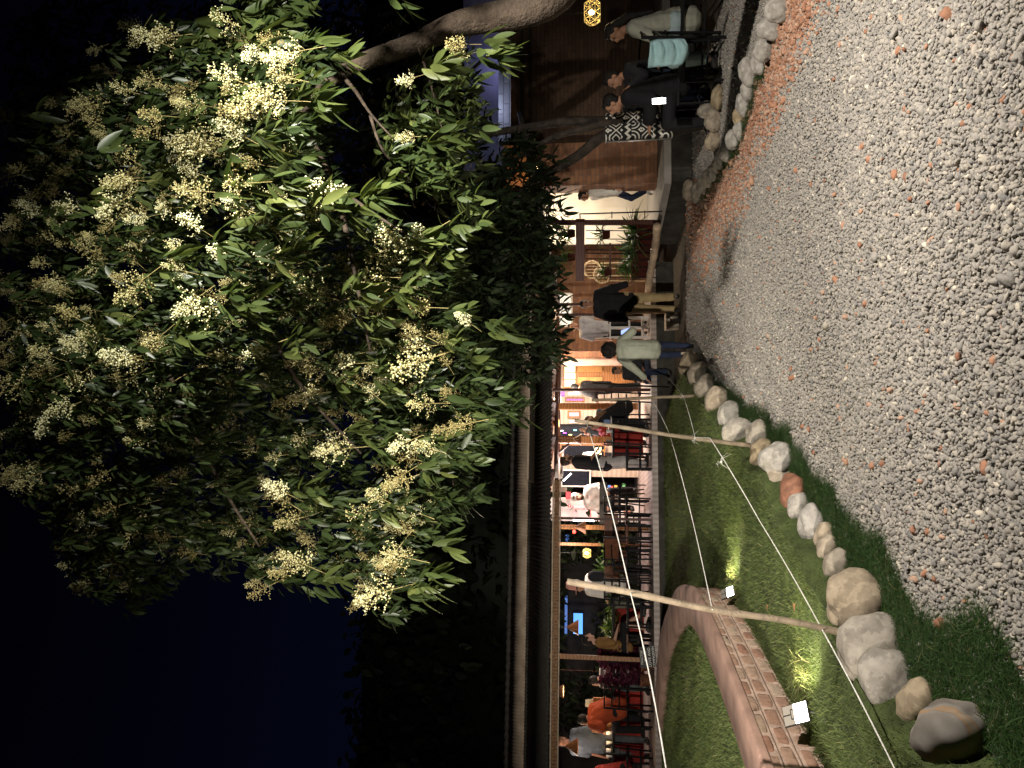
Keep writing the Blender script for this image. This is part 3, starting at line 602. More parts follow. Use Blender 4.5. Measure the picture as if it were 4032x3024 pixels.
for x, y, s in HERO:
    d = depth_A(x, y)-.22; c = at(*dsp(x+38*s, y+random.uniform(-6, 6)), d); heads.append((c, s, True))
    for k in range(2): sprig_leaves(fl, c+Vector((random.gauss(0, .04), random.gauss(0, .04), -.03-.05*k)), 8, .15, .8, random.uniform(.5, .85), None, (.3, 1.35))  # brighter leaf tint carries the stronger light on the hero clusters
def scatter(reg, n, dmin, dmax, mind):
    xs = [p[0] for p in reg]; ys = [p[1] for p in reg]; out = []; tries = 0
    while len(out) < n and tries < n*40:
        tries += 1; q = (random.uniform(min(xs), max(xs)), random.uniform(min(ys), max(ys)))
        if not inpoly(np.array([q]), reg)[0]: continue
        if all((q[0]-o_[0])**2+(q[1]-o_[1])**2 > mind**2 for o_ in out): out.append((q[0], q[1], random.uniform(dmin, dmax)))
    return out
for x, y, dd in scatter(REG_A, 1450, -.25, .65, 10):
    d = depth_A(x, y)+dd; c = at(*dsp(x-8, y), d); sprig_leaves(fl, c, random.randint(7, 13), random.uniform(.07, .115), .9, random.uniform(.0, .5), None, (.3, 1.4))  # darker leaf tint: weaker light between the heroes is put into the colour
    if random.random() < .38: heads.append((c, random.uniform(.55, .95), False))
for x, y, dd in scatter(REG_A, 900, .6, 1.8, 12):
    c = at(*dsp(x, y), depth_A(x, y)+dd); sprig_leaves(fl, c, 14, .125, .9, random.uniform(.0, .3), None, (-.2, 1.2))  # darkest tint range, shade of the back layer put into the colour
for x, y, dd in scatter(REG_B, 95, 0, .7, 16):
    c = at(*dsp(x-14, y), 4.55+dd); sprig_leaves(fl, c, random.randint(6, 9), random.uniform(.09, .13), .9, random.uniform(.35, .75), None, (-.1, 1.2))
for x, y, dd in scatter(REG_D, 16, 0, .5, 16): sprig_leaves(fl, at(*dsp(x, y), 4.5+dd), 7, .17, .9, .55, None, (-.1, 1.2))
for _ in range(24): sprig_leaves(fl, Vector((random.uniform(2.15, 2.6), random.uniform(3.3, 4.0), random.uniform(2.86, 3.2))), 9, .12, .9, .4)  # sprigs added out of view to dapple the limb with shade
for _ in range(9): sprig_leaves(fl, Vector((random.uniform(1.55, 2.3), random.uniform(2.35, 2.9), random.uniform(3.05, 4.2))), 11, .13, .9, .4)  # unseen sprigs added near the flood spot to throw shade on the crown
for q in ((830, -8), (845, 4), (200, 330), (40, 250)): sprig_leaves(fl, at(*dsp(*q), 4.5), 6, .16, .9, .5)
fl.build('crown', m_leaf, ft)
heads.sort(key=lambda h: (not h[2], h[0].y)); rest = NP(); pan_me = []
for i, (V, Fa, T) in enumerate(PAN):
    if i == 0: pass
for i, (c, s, h) in enumerate(heads):
    tilt = Matrix.Rotation(random.gauss(0, .35), 3, 'X') @ Matrix.Rotation(random.gauss(0, .35), 3, 'Y') @ Matrix.Rotation(random.uniform(0, 6.28), 3, 'Z')
    s = s*random.uniform(.9, 1.1)
    if i < 95:
        k = i % len(PAN)
        if i < len(PAN):
            V, Fa, T = PAN[k]; o = npobj('flower_cluster', V, Fa, m_bud, None, T); pan_me.append(o)
        else: o = pan_me[k].copy(); COL.objects.link(o)
        o.parent = ft; o.location = c-ft.location; o.rotation_euler = tilt.to_euler(); o.scale = (s, s, s)
    else:
        V, Fa, T = PLO[i % 3]; M = np.array(tilt)*s; rest.add(V @ M.T+np.array(c), Fa, T)
if rest.n: tag(rest.build('flower_clusters', m_bud, ft), kind='stuff')

# ------------------------------------------------------------------ dark tree with twin trunks wrapped in printed cloth
bt = thing('twin_trunk_tree', 'dark twin trunk tree beyond the right boulders, shaded crown hanging low', 'tree', (3.3, 9.6, 0))
def yt(x, y, d): return tuple(at(*dsp(x, y), d))
T1 = smooth_path([yt(1530, 262, 9.6), yt(1450, 280, 9.6), yt(1380, 283, 9.6), yt(1310, 290, 9.6), yt(1250, 335, 9.65), yt(1200, 365, 9.7), yt(1150, 392, 9.8), yt(1080, 470, 10), yt(980, 560, 10)], 5)
T2 = smooth_path([yt(1530, 250, 9.8), yt(1420, 256, 9.8), yt(1310, 262, 9.8), yt(1230, 262, 9.8), yt(1160, 272, 9.8), yt(1050, 290, 9.8), yt(900, 320, 9.8)], 5)
T3 = smooth_path([yt(1300, 268, 9.6), yt(1270, 276, 9.6), yt(1200, 295, 9.6), yt(1150, 322, 9.6), yt(1060, 380, 9.6)], 5)
mb = MB()
for T, r0 in ((T1, .085), (T2, .08), (T3, .05)): mb.tube([Vector(T[0])-Vector((0, 0, .25))]+T, [r0*1.35]+[r0*(1-.55*i/len(T)) for i in range(len(T))], 10)
mb.build('trunk', m_dbark, bt)
cl = NP()
REG_C = [(930, 500), (1030, 390), (1085, 290), (1170, 330), (1190, 440), (1185, 560), (1195, 690), (1190, 770), (1130, 830), (1040, 790), (985, 680)]
for x, y, dd in scatter(REG_C, 330, -1.0, 1.4, 11): sprig_leaves(cl, at(*dsp(x-10, y), 9.2+dd), 12, .15, .9, random.uniform(.1, .8), None, (-.3, 1.2), twl=.25)
REG_E = [(0, 20), (300, 10), (760, 20), (960, 130), (1020, 300), (1040, 400), (900, 480), (600, 420), (0, 300)]
for x, y, dd in scatter(REG_E, 420, 0, 2, 16): sprig_leaves(cl, at(*dsp(x, y), 8.6+dd), 12, .19, .9, random.uniform(0, .4), None, (-.3, 1.2), twl=.35)
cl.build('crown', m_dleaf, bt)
# printed black and white cloth round the trunks
mc = bpy.data.materials.new('printed_cloth'); mc.use_nodes = True; t = mc.node_tree; b = t.nodes['Principled BSDF']; b.inputs['Roughness'].default_value = .9
MATS['printed_cloth'] = mc
tcn = t.nodes.new('ShaderNodeTexCoord'); sp = t.nodes.new('ShaderNodeSeparateXYZ'); t.links.new(tcn.outputs['Object'], sp.inputs[0])
def nd(op, a, b_=None, c=None):
    n = t.nodes.new('ShaderNodeMath'); n.operation = op
    for i, v in enumerate((a, b_, c)):
        if v is None: continue
        if hasattr(v, 'links') or hasattr(v, 'is_linked'): t.links.new(v, n.inputs[i])
        else: n.inputs[i].default_value = v
    return n.outputs[0]
X, Z = sp.outputs['X'], sp.outputs['Z']
tri = nd('ABSOLUTE', nd('SUBTRACT', nd('FRACT', nd('MULTIPLY', X, 14)), .5))
zig = nd('GREATER_THAN', nd('FRACT', nd('MULTIPLY', nd('ADD', Z, nd('MULTIPLY', tri, .09)), 10)), .6)
fx = nd('SUBTRACT', nd('FRACT', nd('MULTIPLY', X, 6)), .5); fz = nd('SUBTRACT', nd('FRACT', nd('MULTIPLY', Z, 5)), .5)
arc = nd('GREATER_THAN', nd('FRACT', nd('MULTIPLY', nd('SQRT', nd('ADD', nd('MULTIPLY', fx, fx), nd('MULTIPLY', fz, fz))), 4.5)), .62)
dia = nd('GREATER_THAN', nd('FRACT', nd('MULTIPLY', nd('ADD', nd('ABSOLUTE', fx), nd('ABSOLUTE', fz)), 3.6)), .68)
band = nd('FRACT', nd('MULTIPLY', Z, 2.6)); s1 = nd('LESS_THAN', band, .33); s2 = nd('GREATER_THAN', band, .66)
pat = nd('ADD', nd('MULTIPLY', s1, arc), nd('ADD', nd('MULTIPLY', s2, dia), nd('MULTIPLY', nd('SUBTRACT', nd('SUBTRACT', 1.0, s1), s2), zig)))
mx = t.nodes.new('ShaderNodeMixRGB'); mx.inputs[1].default_value = (.012, .012, .012, 1); mx.inputs[2].default_value = (.75, .72, .66, 1); t.links.new(pat, mx.inputs[0]); t.links.new(mx.outputs[0], b.inputs['Base Color'])
def wrap(T, za, zb, r, label):
    mb = MB(); n = 18; P = [p for p in T]; vs = []; fs = []; zs = np.linspace(za, zb, 10)
    Tz = [p.z for p in P]; 
    for j, z in enumerate(zs):
        x = np.interp(z, Tz, [p.x for p in P]); y = np.interp(z, Tz, [p.y for p in P])
        for k in range(n+1): a = 2*PI*k/n+.7; rr = r*(1+.06*math.sin(a*3+z*4)); vs.append((x+rr*math.cos(a), y+rr*math.sin(a), z))
    for j in range(9):
        for k in range(n): a = j*(n+1)+k; fs.append((a, a+1, a+n+2, a+n+1))
    return tag(mb.add(vs, fs, True).build('printed_cloth', mc), label, 'cloth', 'printed cloths wrapped round the tree')
wrap(T1, at(*dsp(1455, 280), 9.6).z, at(*dsp(1308, 290), 9.6).z, .10, 'black and white patterned cloth wrapped round the nearer tree trunk')
wrap(T2, at(*dsp(1420, 256), 9.8).z, at(*dsp(1308, 262), 9.8).z, .10, 'black and white patterned cloth round the rear trunk, partly behind the seated man')
tag(MB().tube([yt(1452, 300, 9.5), yt(1310, 307, 9.5)], .009, 6).build('metal_rod', mat('steel', (.55, .55, .55), .35, metal=.8)), 'thin shiny rod leaning along the wrapped trunk', 'rod')

# ------------------------------------------------------------------ dark wood behind the pavilion
wd = NP(); top = [(-22, 10.6), (-14, 10.7), (-8, 10.5), (-5.5, 10.2), (-3, 9.6), (0, 9.4), (4, 9.8), (9, 10.4), (20, 10.5)]
n = 5200; x = rng.uniform(-22, 18, n); h = np.interp(x, [p[0] for p in top], [p[1] for p in top]); zz = h-np.abs(rng.normal(0, 1, n))*3.2-rng.uniform(0, .35, n); k = zz > 0; x, zz = x[k], zz[k]; n = len(x)
y = 27+rng.uniform(-1.5, 1.5, n); az = rng.uniform(0, 2*PI, n); el = rng.uniform(-1.2, .3, n); D = np.stack([np.cos(az)*np.cos(el), np.sin(az)*np.cos(el), np.sin(el)], 1); l_ = rng.uniform(.3, .6, n)
V, Fa, T = leaves(np.stack([x, y, zz], 1), D, l_, l_*.3, rng.uniform(0, 1, n), np.full(n, .2), seg=3); wd.add(V, Fa, T)
bk = []; 
gx = np.linspace(-60, 60, 90); gz = np.linspace(0, 1, 14); vs = []
for zf in gz:
    for xx in gx: hh = float(np.interp(xx, [p[0] for p in top], [p[1] for p in top]))-.25; vs.append((xx, 28.2+1.2*mn.noise(Vector((xx*.6, zf*5, 0))), hh*zf+.2*mn.noise(Vector((xx*1.3, zf*4, 7)))))
V = np.array(vs); f = np.array([(j*90+i, j*90+i+1, (j+1)*90+i+1, (j+1)*90+i) for j in range(13) for i in range(89)]); wd.add(V, f, rng.uniform(0, .3, len(V)))
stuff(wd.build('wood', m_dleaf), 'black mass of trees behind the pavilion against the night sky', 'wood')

# ------------------------------------------------------------------ the pavilion
def cq(x0, y0, s): return lambda px, py: src(x0+s*px, y0+s*py)
q1, q2, q3, q4, q6 = [cq(2150, y, .2125) for y in (2480, 2700, 1840, 1560, 2160)]; q5 = cq(2150, 1150, .2939); r1 = cq(2000, 1000, .422); r4 = cq(1900, 500, .4068); r5 = cq(1800, 0, .5425)
def lrect(mb, a, b_, d, th):
    """box at depth d behind the deck edge spanning two measured corners"""
    (s0, z0), (s1, z1) = SL(*a, d), SL(*b_, d); s0, s1 = sorted((s0, s1)); z0, z1 = sorted((z0, z1)); return mb.lbox(s0, s1, d-th/2, d+th/2, z0, z1)
m_plank = wave_mat('deck_planks', (.26, .21, .19), (.46, .40, .37), 3.2, 'X', .55, 1.2)
m_skirt = mat('dark_plinth', (.045, .042, .036), .9, .4, 6, .6, 40)
m_droof = mat('dark_roof_sheet', (.05, .045, .04), .7, .3, 8)
m_troof = mat('tan_roof_sheet', (.46, .36, .27), .8, .3, 4)
m_dwood = wave_mat('dark_red_wood', (.035, .012, .008), (.09, .032, .02), 6, 'Z', .5)
m_wood = wave_mat('brown_wood', (.16, .065, .022), (.36, .17, .06), 5, 'Z', .5, 6)
m_pwood = wave_mat('pale_plank_wall', (.38, .30, .23), (.60, .50, .40), 2.6, 'Z', .6, 1.5)
m_black = mat('black_steel', (.007, .007, .008), .6, spec=.15)
m_white = mat('white_paint', (.75, .72, .68), .6, .08, 5)
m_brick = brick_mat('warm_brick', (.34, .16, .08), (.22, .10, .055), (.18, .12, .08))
m_dbrick = brick_mat('dim_brick', (.17, .10, .062), (.12, .07, .045), (.09, .065, .048))  # darker copy of the brick, the wall's low light put into its colours
m_gbrick = brick_mat('pale_block', (.42, .42, .42), (.30, .30, .31), (.2, .2, .2), .6)
pv = thing('pavilion', 'long open timber pavilion with corrugated roof, plank deck and lit interior', 'building', L(-3, 3, 0))
mb = MB().lbox(-10.5, 2.35, 0, 9, DZ-.10, DZ); mb.build('deck', m_plank, pv)
MB().lbox(-10.5, 2.33, .05, .2, -.05, DZ-.104).build('plinth', m_skirt, pv)
def corr(name, s0, s1, d0, z0, d1, z1, wl_, amp, m, parent, th=.012):
    n = int((s1-s0)/wl_*8); vs = []; fs = []; 
    for i in range(n+1):
        s = s0+(s1-s0)*i/n; dz = amp*math.cos(2*PI*(s/wl_))
        vs += [L(s, d0, z0+dz), L(s, d1, z1+dz), L(s, d0, z0+dz-th), L(s, d1, z1+dz-th)]
    for i in range(n): a = 4*i; fs += [(a, a+4, a+5, a+1), (a+2, a+3, a+7, a+6), (a, a+2, a+6, a+4), (a+1, a+5, a+7, a+3)]
    return MB().add(vs, fs, True).build(name, m, parent)
corr('lower_roof', -10.5, 1.9, -.35, 2.22, 1.8, 2.78, .076, .011, m_droof, pv)
corr('upper_roof', -10.5, 2.6, 1.80, 2.83, 1.98, 3.15, .064, .006, m_troof, pv)
mb = MB(); pts = []; rad = []
for i in range(700): s = -10.5+13.1*i/699; pts.append(L(s, 2.0, 3.18)); rad.append(.035+.022*abs(math.sin(s*PI/.16)))
mb.tube(pts, rad, 8).build('ridge', m_droof, pv)
MB().lbox(-10.5, 2.4, 1.74, 1.8, 2.72, 2.80).build('roof_trim', m_skirt, pv)
m_beam = mat('lattice_beam', (.20, .12, .065), .8, .6, 30)
s9 = SL(*q6(0, 0), .05)[0]
b0 = MB().lbox(-10.5, -1.75, .03, .1, 2.085, 2.175).build('front_beam', m_beam, pv)
MB().lbox(-10.5, -1.75, .0, .05, 2.18, 2.205).lbox(-10.5, -1.75, .0, .05, 2.055, 2.075).build('beam_edge', mat('pale_batten', (.42, .34, .25), .7, .2, 10), b0)
mb = MB()
for i in range(150):
    s = -10.4+i*.058
    if s < -1.8: mb.lbox(s, s+.02, .0, .03, 2.09, 2.17)
mb.build('lattice', m_wood, b0)
# rafters under the roof on the right of the beam
mb = MB()
for s in np.arange(-1.6, 2.2, .62): mb.bar(L(s, -.25, 2.19), L(s, 5.5, 2.62), .05, .09)
mb.bar(L(-1.75, .1, 2.14), L(-1.0, 3.2, 2.30), .07, .07); mb.bar(L(-1.75, .15, 2.06), L(-.9, 3.4, 2.2), .05, .05); mb.bar(L(-1.1, 2.8, 2.28), L(1.9, 2.8, 2.28), .07, .10); mb.bar(L(-1.6, 1.7, 2.25), L(2.2, 1.7, 2.25), .06, .08)
mb.build('rafters', m_dwood, pv)
MB().lbox(-1.75, 2.3, 5.6, 5.66, 2.2, 2.9).lbox(-1.75, 2.3, .2, 5.6, 2.66, 2.69).build('ceiling', m_pwood, pv)
# posts
def post(a, b_, d, m, w=None):
    (s0, z0), (s1, z1) = SL(*a, d), SL(*b_, d); s0, s1 = sorted((s0, s1)); w = w or (s1-s0); return MB().lbox(s0, s1, d-w/2, d+w/2, min(z0, z1), max(z0, z1)).build('post', m, pv)
post(q3(100, 915), q3(1960, 1000), .12, m_dwood); post(r1(420, 1255), r1(1330, 1280), .12, m_dwood)
post(q1(70, 440), q1(1950, 600), .2, m_wood); post(q3(130, 1055), q3(1900, 1180), 1.5, m_wood); post(q3(230, 1390), q3(1900, 1485), 1.6, m_wood)
post(q4(150, 745), q4(1640, 880), 2.0, m_wood); post(q4(165, 135), q4(1700, 250), 2.5, m_wood); post(q2(180, -300), q2(1900, -230), 2.4, m_dwood)
mb = MB().bar(L(*[SL(*q4(430, 880), 2.0)[0], 2.0, SL(*q4(430, 880), 2.0)[1]]), L(*[SL(*q4(230, 1040), 2.0)[0], 2.0, SL(*q4(230, 1040), 2.0)[1]]), .05, .05); mb.build('brace', m_dwood, pv)
# back wall, d = 5.6
wb = MB(); lrect(wb, (1150, 2100), (1505, 2520), 5.6, .1); wb.build('back_wall', m_pwood, pv)
wb = MB(); lrect(wb, (975, 2150), (1060, 2520), 5.5, .1); wb.build('side_wall', m_white, pv)
m_navy = mat('night_glass', (.004, .006, .014), .5, .6, 14, spec=.12); m_purple = mat('purple_curtain', (.33, .16, .50), .8, .25, 12, emit=(.5, .25, .9), es=.12); m_lav = mat('lavender_glass', (.35, .35, .55), .3, emit=(.5, .55, 1), es=.35)
def window(a, b_, d, mf, mp, fr=.035, mull=0, name='window'):
    (s0, z0), (s1, z1) = SL(*a, d), SL(*b_, d); s0, s1 = sorted((s0, s1)); z0, z1 = sorted((z0, z1)); mb = MB()
    mb.lbox(s0, s0+fr, d-.05, d, z0, z1).lbox(s1-fr, s1, d-.05, d, z0, z1).lbox(s0+fr, s1-fr, d-.05, d, z1-fr, z1).lbox(s0+fr, s1-fr, d-.05, d, z0, z0+fr)
    for i in range(mull): zz = z0+(z1-z0)*(i+1)/(mull+1); mb.lbox(s0+fr, s1-fr, d-.045, d-.002, zz-.012, zz+.012)
    w = mb.build(name, mf, pv); MB().lbox(s0+fr*.9, s1-fr*.9, d-.02, d-.004, z0+fr*.9, z1-fr*.9).build('pane', mp, w); return w
window(q4(255, 520), q4(1000, 780), 5.5, m_black, m_navy); window(q4(270, 890), q4(1100, 1180), 5.4, m_wood, m_navy); window(q3(280, 40), q3(830, 370), 5.5, m_white, m_navy)
window(q4(355, 25), q4(715, 115), 5.5, m_wood, m_purple); window(q4(400, 270), q4(640, 410), 5.5, m_wood, m_lav, .05); window(q4(430, 450), q4(600, 500), 5.5, m_white, m_lav, .02)
window(q5(180, 1335), q5(250, 1400), 5.5, m_purple, m_purple, .01, name='picture'); window(q5(290, 1340), q5(460, 1385), 5.5, m_white, m_lav, .02, name='picture')
# blue night window far at the left, seen past the plants
m_blue = mat('blue_lit_glass', (.05, .15, .4), .4, emit=(.10, .38, 1.0), es=1.5); m_blue2 = mat('dim_blue_glass', (.05, .1, .3), .4, emit=(.13, .30, .85), es=.55)
window(q6(490, 1170), q1(700, 100), 7.5, m_black, m_blue, .03, 0); window(q6(330, 850), q1(415, 130), 7.6, m_black, m_blue2, .03, 0); window(q3(350, 1235), q3(445, 1400), 7.5, m_black, m_blue2, .02)
wb = MB(); wb.lbox(-10.5, 2.2, 8.0, 8.1, DZ, 2.9); wb.build('rear_wall', mat('dark_rear_wall', (.03, .028, .026), .9, .4, 5), pv)
# right end: door, cabinets of pale green glass, brick wall
window(q5(210, 645), q5(1000, 790), 4.6, m_white, mat('lit_curtain', (.8, .72, .66), .8, emit=(1, .85, .74), es=.55), .05, name='door'); 
wb = MB(); lrect(wb, q5(110, 450), q5(1300, 645), 5.0, .1); lrect(wb, q5(110, 800), q5(1290, 880), 4.4, .12); wb.build('brick_pier', m_brick, pv)
wb = MB(); lrect(wb, q5(230, 885), q5(1230, 985), 4.5, .06); wb.build('pale_panel', mat('pale_panel', (.55, .42, .35), .7, .15, 4), pv)
cb = thing('glass_cabinet', 'tall lit wooden cabinet with three pale green glass panes at the back', 'cabinet', PD(*q5(1200, 1110), 4.8))
mb = MB(); lrect(mb, q5(235, 975), q5(1180, 1290), 4.85, .04); mb.build('body', m_wood, cb)
m_gg = mat('pale_green_glass', (.6, .75, .5), .3, emit=(.85, 1, .62), es=.75); m_door = mat('amber_door', (.42, .21, .07), .5, .25, 6)
for k in range(3):
    mb = MB(); lrect(mb, q5(250, 985+k*98), q5(390, 1068+k*98), 4.80, .03); mb.build('glass_pane', m_gg, cb)
for k in range(2):
    mb = MB(); lrect(mb, q5(425, 985+k*155), q5(755, 1070+k*155), 4.80, .03); mb.build('door', m_door, cb)
# ------------------------------------------------------------------ right wing
rw = thing('veranda_wing', 'right wing veranda with low dark roof, pale log edge and white back wall', 'building', (4, 14, 0))
poly = [(2.42, 14.05), (2.87, 11.2), (9, 11.7), (9, 20), (2.42, 20)]; n = len(poly)
MB().add([(x, y, DZ) for x, y in poly]+[(x, y, DZ-.1) for x, y in poly], [tuple(range(n)), tuple(range(2*n-1, n-1, -1))]+[(i, n+i, n+(i+1) % n, (i+1) % n) for i in range(n)]).build('floor', mat('grey_floor', (.36, .33, .30), .7, .15, 4), rw)
MB().add([(2.92, 11.28, -.05), (9, 11.78, -.05), (9, 11.78, DZ-.105), (2.92, 11.28, DZ-.105), (2.50, 14.0, -.05), (2.50, 14.0, DZ-.105)], [(0, 1, 2, 3), (4, 0, 3, 5)]).build('plinth', m_skirt, rw)
MB().add([(2.7, 10.9, 2.24), (1.75, 14.3, 2.24), (1.6, 18, 2.3), (4.6, 18, 2.75), (4.6, 12.9, 2.75), (4.0, 11.4, 2.55)]+[(2.7, 10.9, 2.18), (1.75, 14.3, 2.18), (1.6, 18, 2.24), (4.6, 18, 2.69), (4.6, 12.9, 2.69), (4.0, 11.4, 2.49)],
    [tuple(range(5, -1, -1)), tuple(range(6, 12))]+[(i, (i+1) % 6, (i+1) % 6+6, i+6) for i in range(6)]).build('roof', m_droof, rw)
def wrect(mb, a, b_, Y, th=.1):
    p, q = at(*a, Y), at(*b_, Y); return mb.box(((p.x+q.x)/2, Y+th/2, (p.z+q.z)/2), (abs(p.x-q.x), th, abs(p.z-q.z)))
mb = MB(); wrect(mb, (2060, 2140), (2330, 2556), 15.6); mb.build('white_wall', mat('cream_wall', (.80, .73, .62), .8, .05, 3), rw)
mb = MB(); wrect(mb, (1640, 2140), (2062, 2545), 17.0); mb.build('brick_wall', m_brick, rw)
mb = MB(); wrect(mb, r4(880, 940), r4(1690, 905), 12.4, .07); mb.bar(at(*r4(610, 925), 12.4), at(*r4(1720, 925), 12.4), .075, .075); mb.build('post', m_dwood, rw)
for k, (px, py) in enumerate(((130, 165), (130, 305))):
    mb = MB(); mb.bar(at(*q5(px, py), 14.6), at(*q5(px+1160, py), 14.6), .05, .05); mb.build('post', m_dwood, rw)
# window frames in the right wing, lit white
for (a, b_) in ((q5(150, 40), q5(330, 165)), (q5(160, 215), q5(330, 300)), (q5(170, 315), q5(335, 440))):
    p, q = at(*a, 16.6), at(*b_, 16.6); w = MB(); x0, x1 = sorted((p.x, q.x)); z0, z1 = sorted((p.z, q.z))
    w.box(((x0+x1)/2, 16.6, z0-.02), (x1-x0+.06, .06, .04)).box(((x0+x1)/2, 16.6, z1+.02), (x1-x0+.06, .06, .04)).box((x0-.02, 16.6, (z0+z1)/2), (.04, .06, z1-z0)).box((x1+.02, 16.6, (z0+z1)/2), (.04, .06, z1-z0))
    w = w.build('window', m_white, rw); MB().box(((x0+x1)/2, 16.62, (z0+z1)/2), (x1-x0, .02, z1-z0)).build('pane', mat('lit_white_pane', (.7, .66, .6), .5, emit=(1, .93, .82), es=.7), w)
# pale log along the edge
lg = smooth_path([tuple(at(*r4(1690, 955), 11.75)), tuple(at(*r4(1670, 1180), 12.4)), tuple(at(*r4(1640, 1330), 12.9)), tuple(at(*r4(1615, 1475), 13.4)), tuple(at(*r1(1310, 370), 14.0))], 6)
tag(MB().tube(lg, [.06+.006*math.sin(i*1.7) for i in range(len(lg))], 10).build('log', mat('pale_log', (.50, .38, .26), .75, .25, 10, .4, 40)), 'pale peeled log lying along the veranda edge', 'log')
# brick building on the far right
bb = thing('brick_building', 'tall dim brick building with bluish lit block parapet behind the seated group', 'building', (5.5, 14, 0))
mb = MB(); p, q = at(2455, 2075, 12.7), at(2304, 2590, 12.7); mb.box(((p.x+q.x)/2, 12.95, (p.z+DZ)/2+.2), (p.x-q.x, .5, p.z-DZ+.4)); mb.build('pier', m_brick, bb)
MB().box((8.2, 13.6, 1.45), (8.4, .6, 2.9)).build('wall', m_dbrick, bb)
MB().box((8.2, 13.28, 2.70), (8.4, .06, .05)).box((8.2, 13.27, 2.55), (8.4, .06, .03)).build('string_course', m_skirt, bb)
MB().box((8.6, 14.6, 3.06), (8.0, .3, .42)).build('parapet', m_gbrick, bb)
MB().box((8.8, 16.2, 3.6), (8.5, .2, 1.3)).build('upper_wall', mat('violet_plaster', (.28, .28, .36), .8, .2, 3), bb)
lamp('roof_uplight', 'POINT', (5.2, 14.1, 3.45), 12, (.58, .66, 1), .05); lamp('roof_uplight', 'POINT', (6.6, 15.6, 3.5), 6, (.52, .52, 1), .05)
tag(MB().box((4.45, 13.22, 2.44), (.09, .12, .09)).lathe((4.42, 13.15, 2.44), [(.0, -.01), (.03, 0), (.035, .05)], 10, (0, -1, 0)).build('wall_lamp', m_blk), 'small unlit dark box lamp high on the dim brick wall', 'wall lamp')

# ------------------------------------------------------------------ lamps that hang in the pavilion
m_bulb = mat('warm_bulb', (1, .9, .7), .4, emit=(1, .78, .42), es=14); m_copper = mat('brown_shade', (.20, .085, .035), .5, .3, 20); m_inner = mat('glowing_inside', (1, .8, .4), .5, emit=(1, .72, .32), es=5)
def cone_lamp(apex, base, d, label, es=1, watts=3):
    pa, pb = PD(*apex, d), PD(*base, d); c = Vector(((pa.x+pb.x)/2, (pa.y+pb.y)/2, pb.z)); h = pa.z-pb.z; r = h*.72; t_ = thing('cone_lamp', label, 'lamp', c, 'hanging cone lamps')
    MB().lathe(c, [(r, 0), (r*.93, .03*h), (.12*r, h), (.08*r, h*1.08), (.0, h*1.09)], 18).build('shade', m_copper, t_); mb = MB()
    for k in range(3): a = k*2.1+.5; mb.tube([c+Vector((r*math.cos(a), r*math.sin(a), 0)), c+Vector((.1*r*math.cos(a), .1*r*math.sin(a), h))], .006, 5)
    mb.build('ribs', m_wood, t_); MB().tube([c+Vector((0, 0, h)), (c.x, c.y, 2.3)], .006, 5).build('cord', m_blk, t_)
    MB().ell(c+Vector((0, 0, h*.35)), (.03, .03, .04)).build('bulb', m_bulb, t_); lamp('lamp_light', 'POINT', c+Vector((0, 0, .0)), watts, (1, .72, .42), .04)
def dome_lamp(top, bot, half, d, label, watts=5):
    pt, pb = PD(*top, d), PD(*bot, d); h = pt.z-pb.z; c = Vector((pb.x, pb.y, pb.z)); r = half*pb.y/F; t_ = thing('dome_lamp', label, 'lamp', c, 'hanging dome lamps')
    MB().lathe(c, [(r, 0), (r*1.0, .15*h), (r*.86, .5*h), (r*.55, .85*h), (r*.2, h), (0, h*1.02)], 20).build('shade', m_copper, t_); MB().lathe(c, [(r*.97, .005), (r*.9, .03), (0, .04)], 20).build('glowing_rim', m_inner, t_)
    MB().tube([c+Vector((0, 0, h)), (c.x, c.y, 2.35)], .006, 5).build('cord', m_blk, t_); lamp('lamp_light', 'POINT', c-Vector((0, 0, .05)), watts, (1, .74, .42), .05)
cone_lamp(q2(370, 1130), q2(590, 1130), .9, 'brown cone lamp hanging over the grey shirted person, leftmost of the cones', watts=2.5)
cone_lamp(q6(400, 1460), q6(600, 1460), 1.5, 'brown cone lamp in front of the bright blue window', watts=3)
cone_lamp(q3(545, 1110), q3(735, 1110), 1.3, 'brown cone lamp beside the small red light', watts=3)
cone_lamp(q4(500, 800), q4(655, 800), 1.6, 'brown cone lamp on the post between red shirt man and dark window', watts=4)
dome_lamp(q1(215, 1140), q1(325, 1140), 24, .9, 'brown dome lamp with glowing rim above the purple plants', 3.5)
dome_lamp(q4(110, 500), q4(245, 500), 17, 2.3, 'brown dome lamp with glowing rim above the woman with long hair', 7)
m_lat = mat('bamboo_lattice', (.75, .58, .22), .5, emit=(1, .72, .25), es=.22)
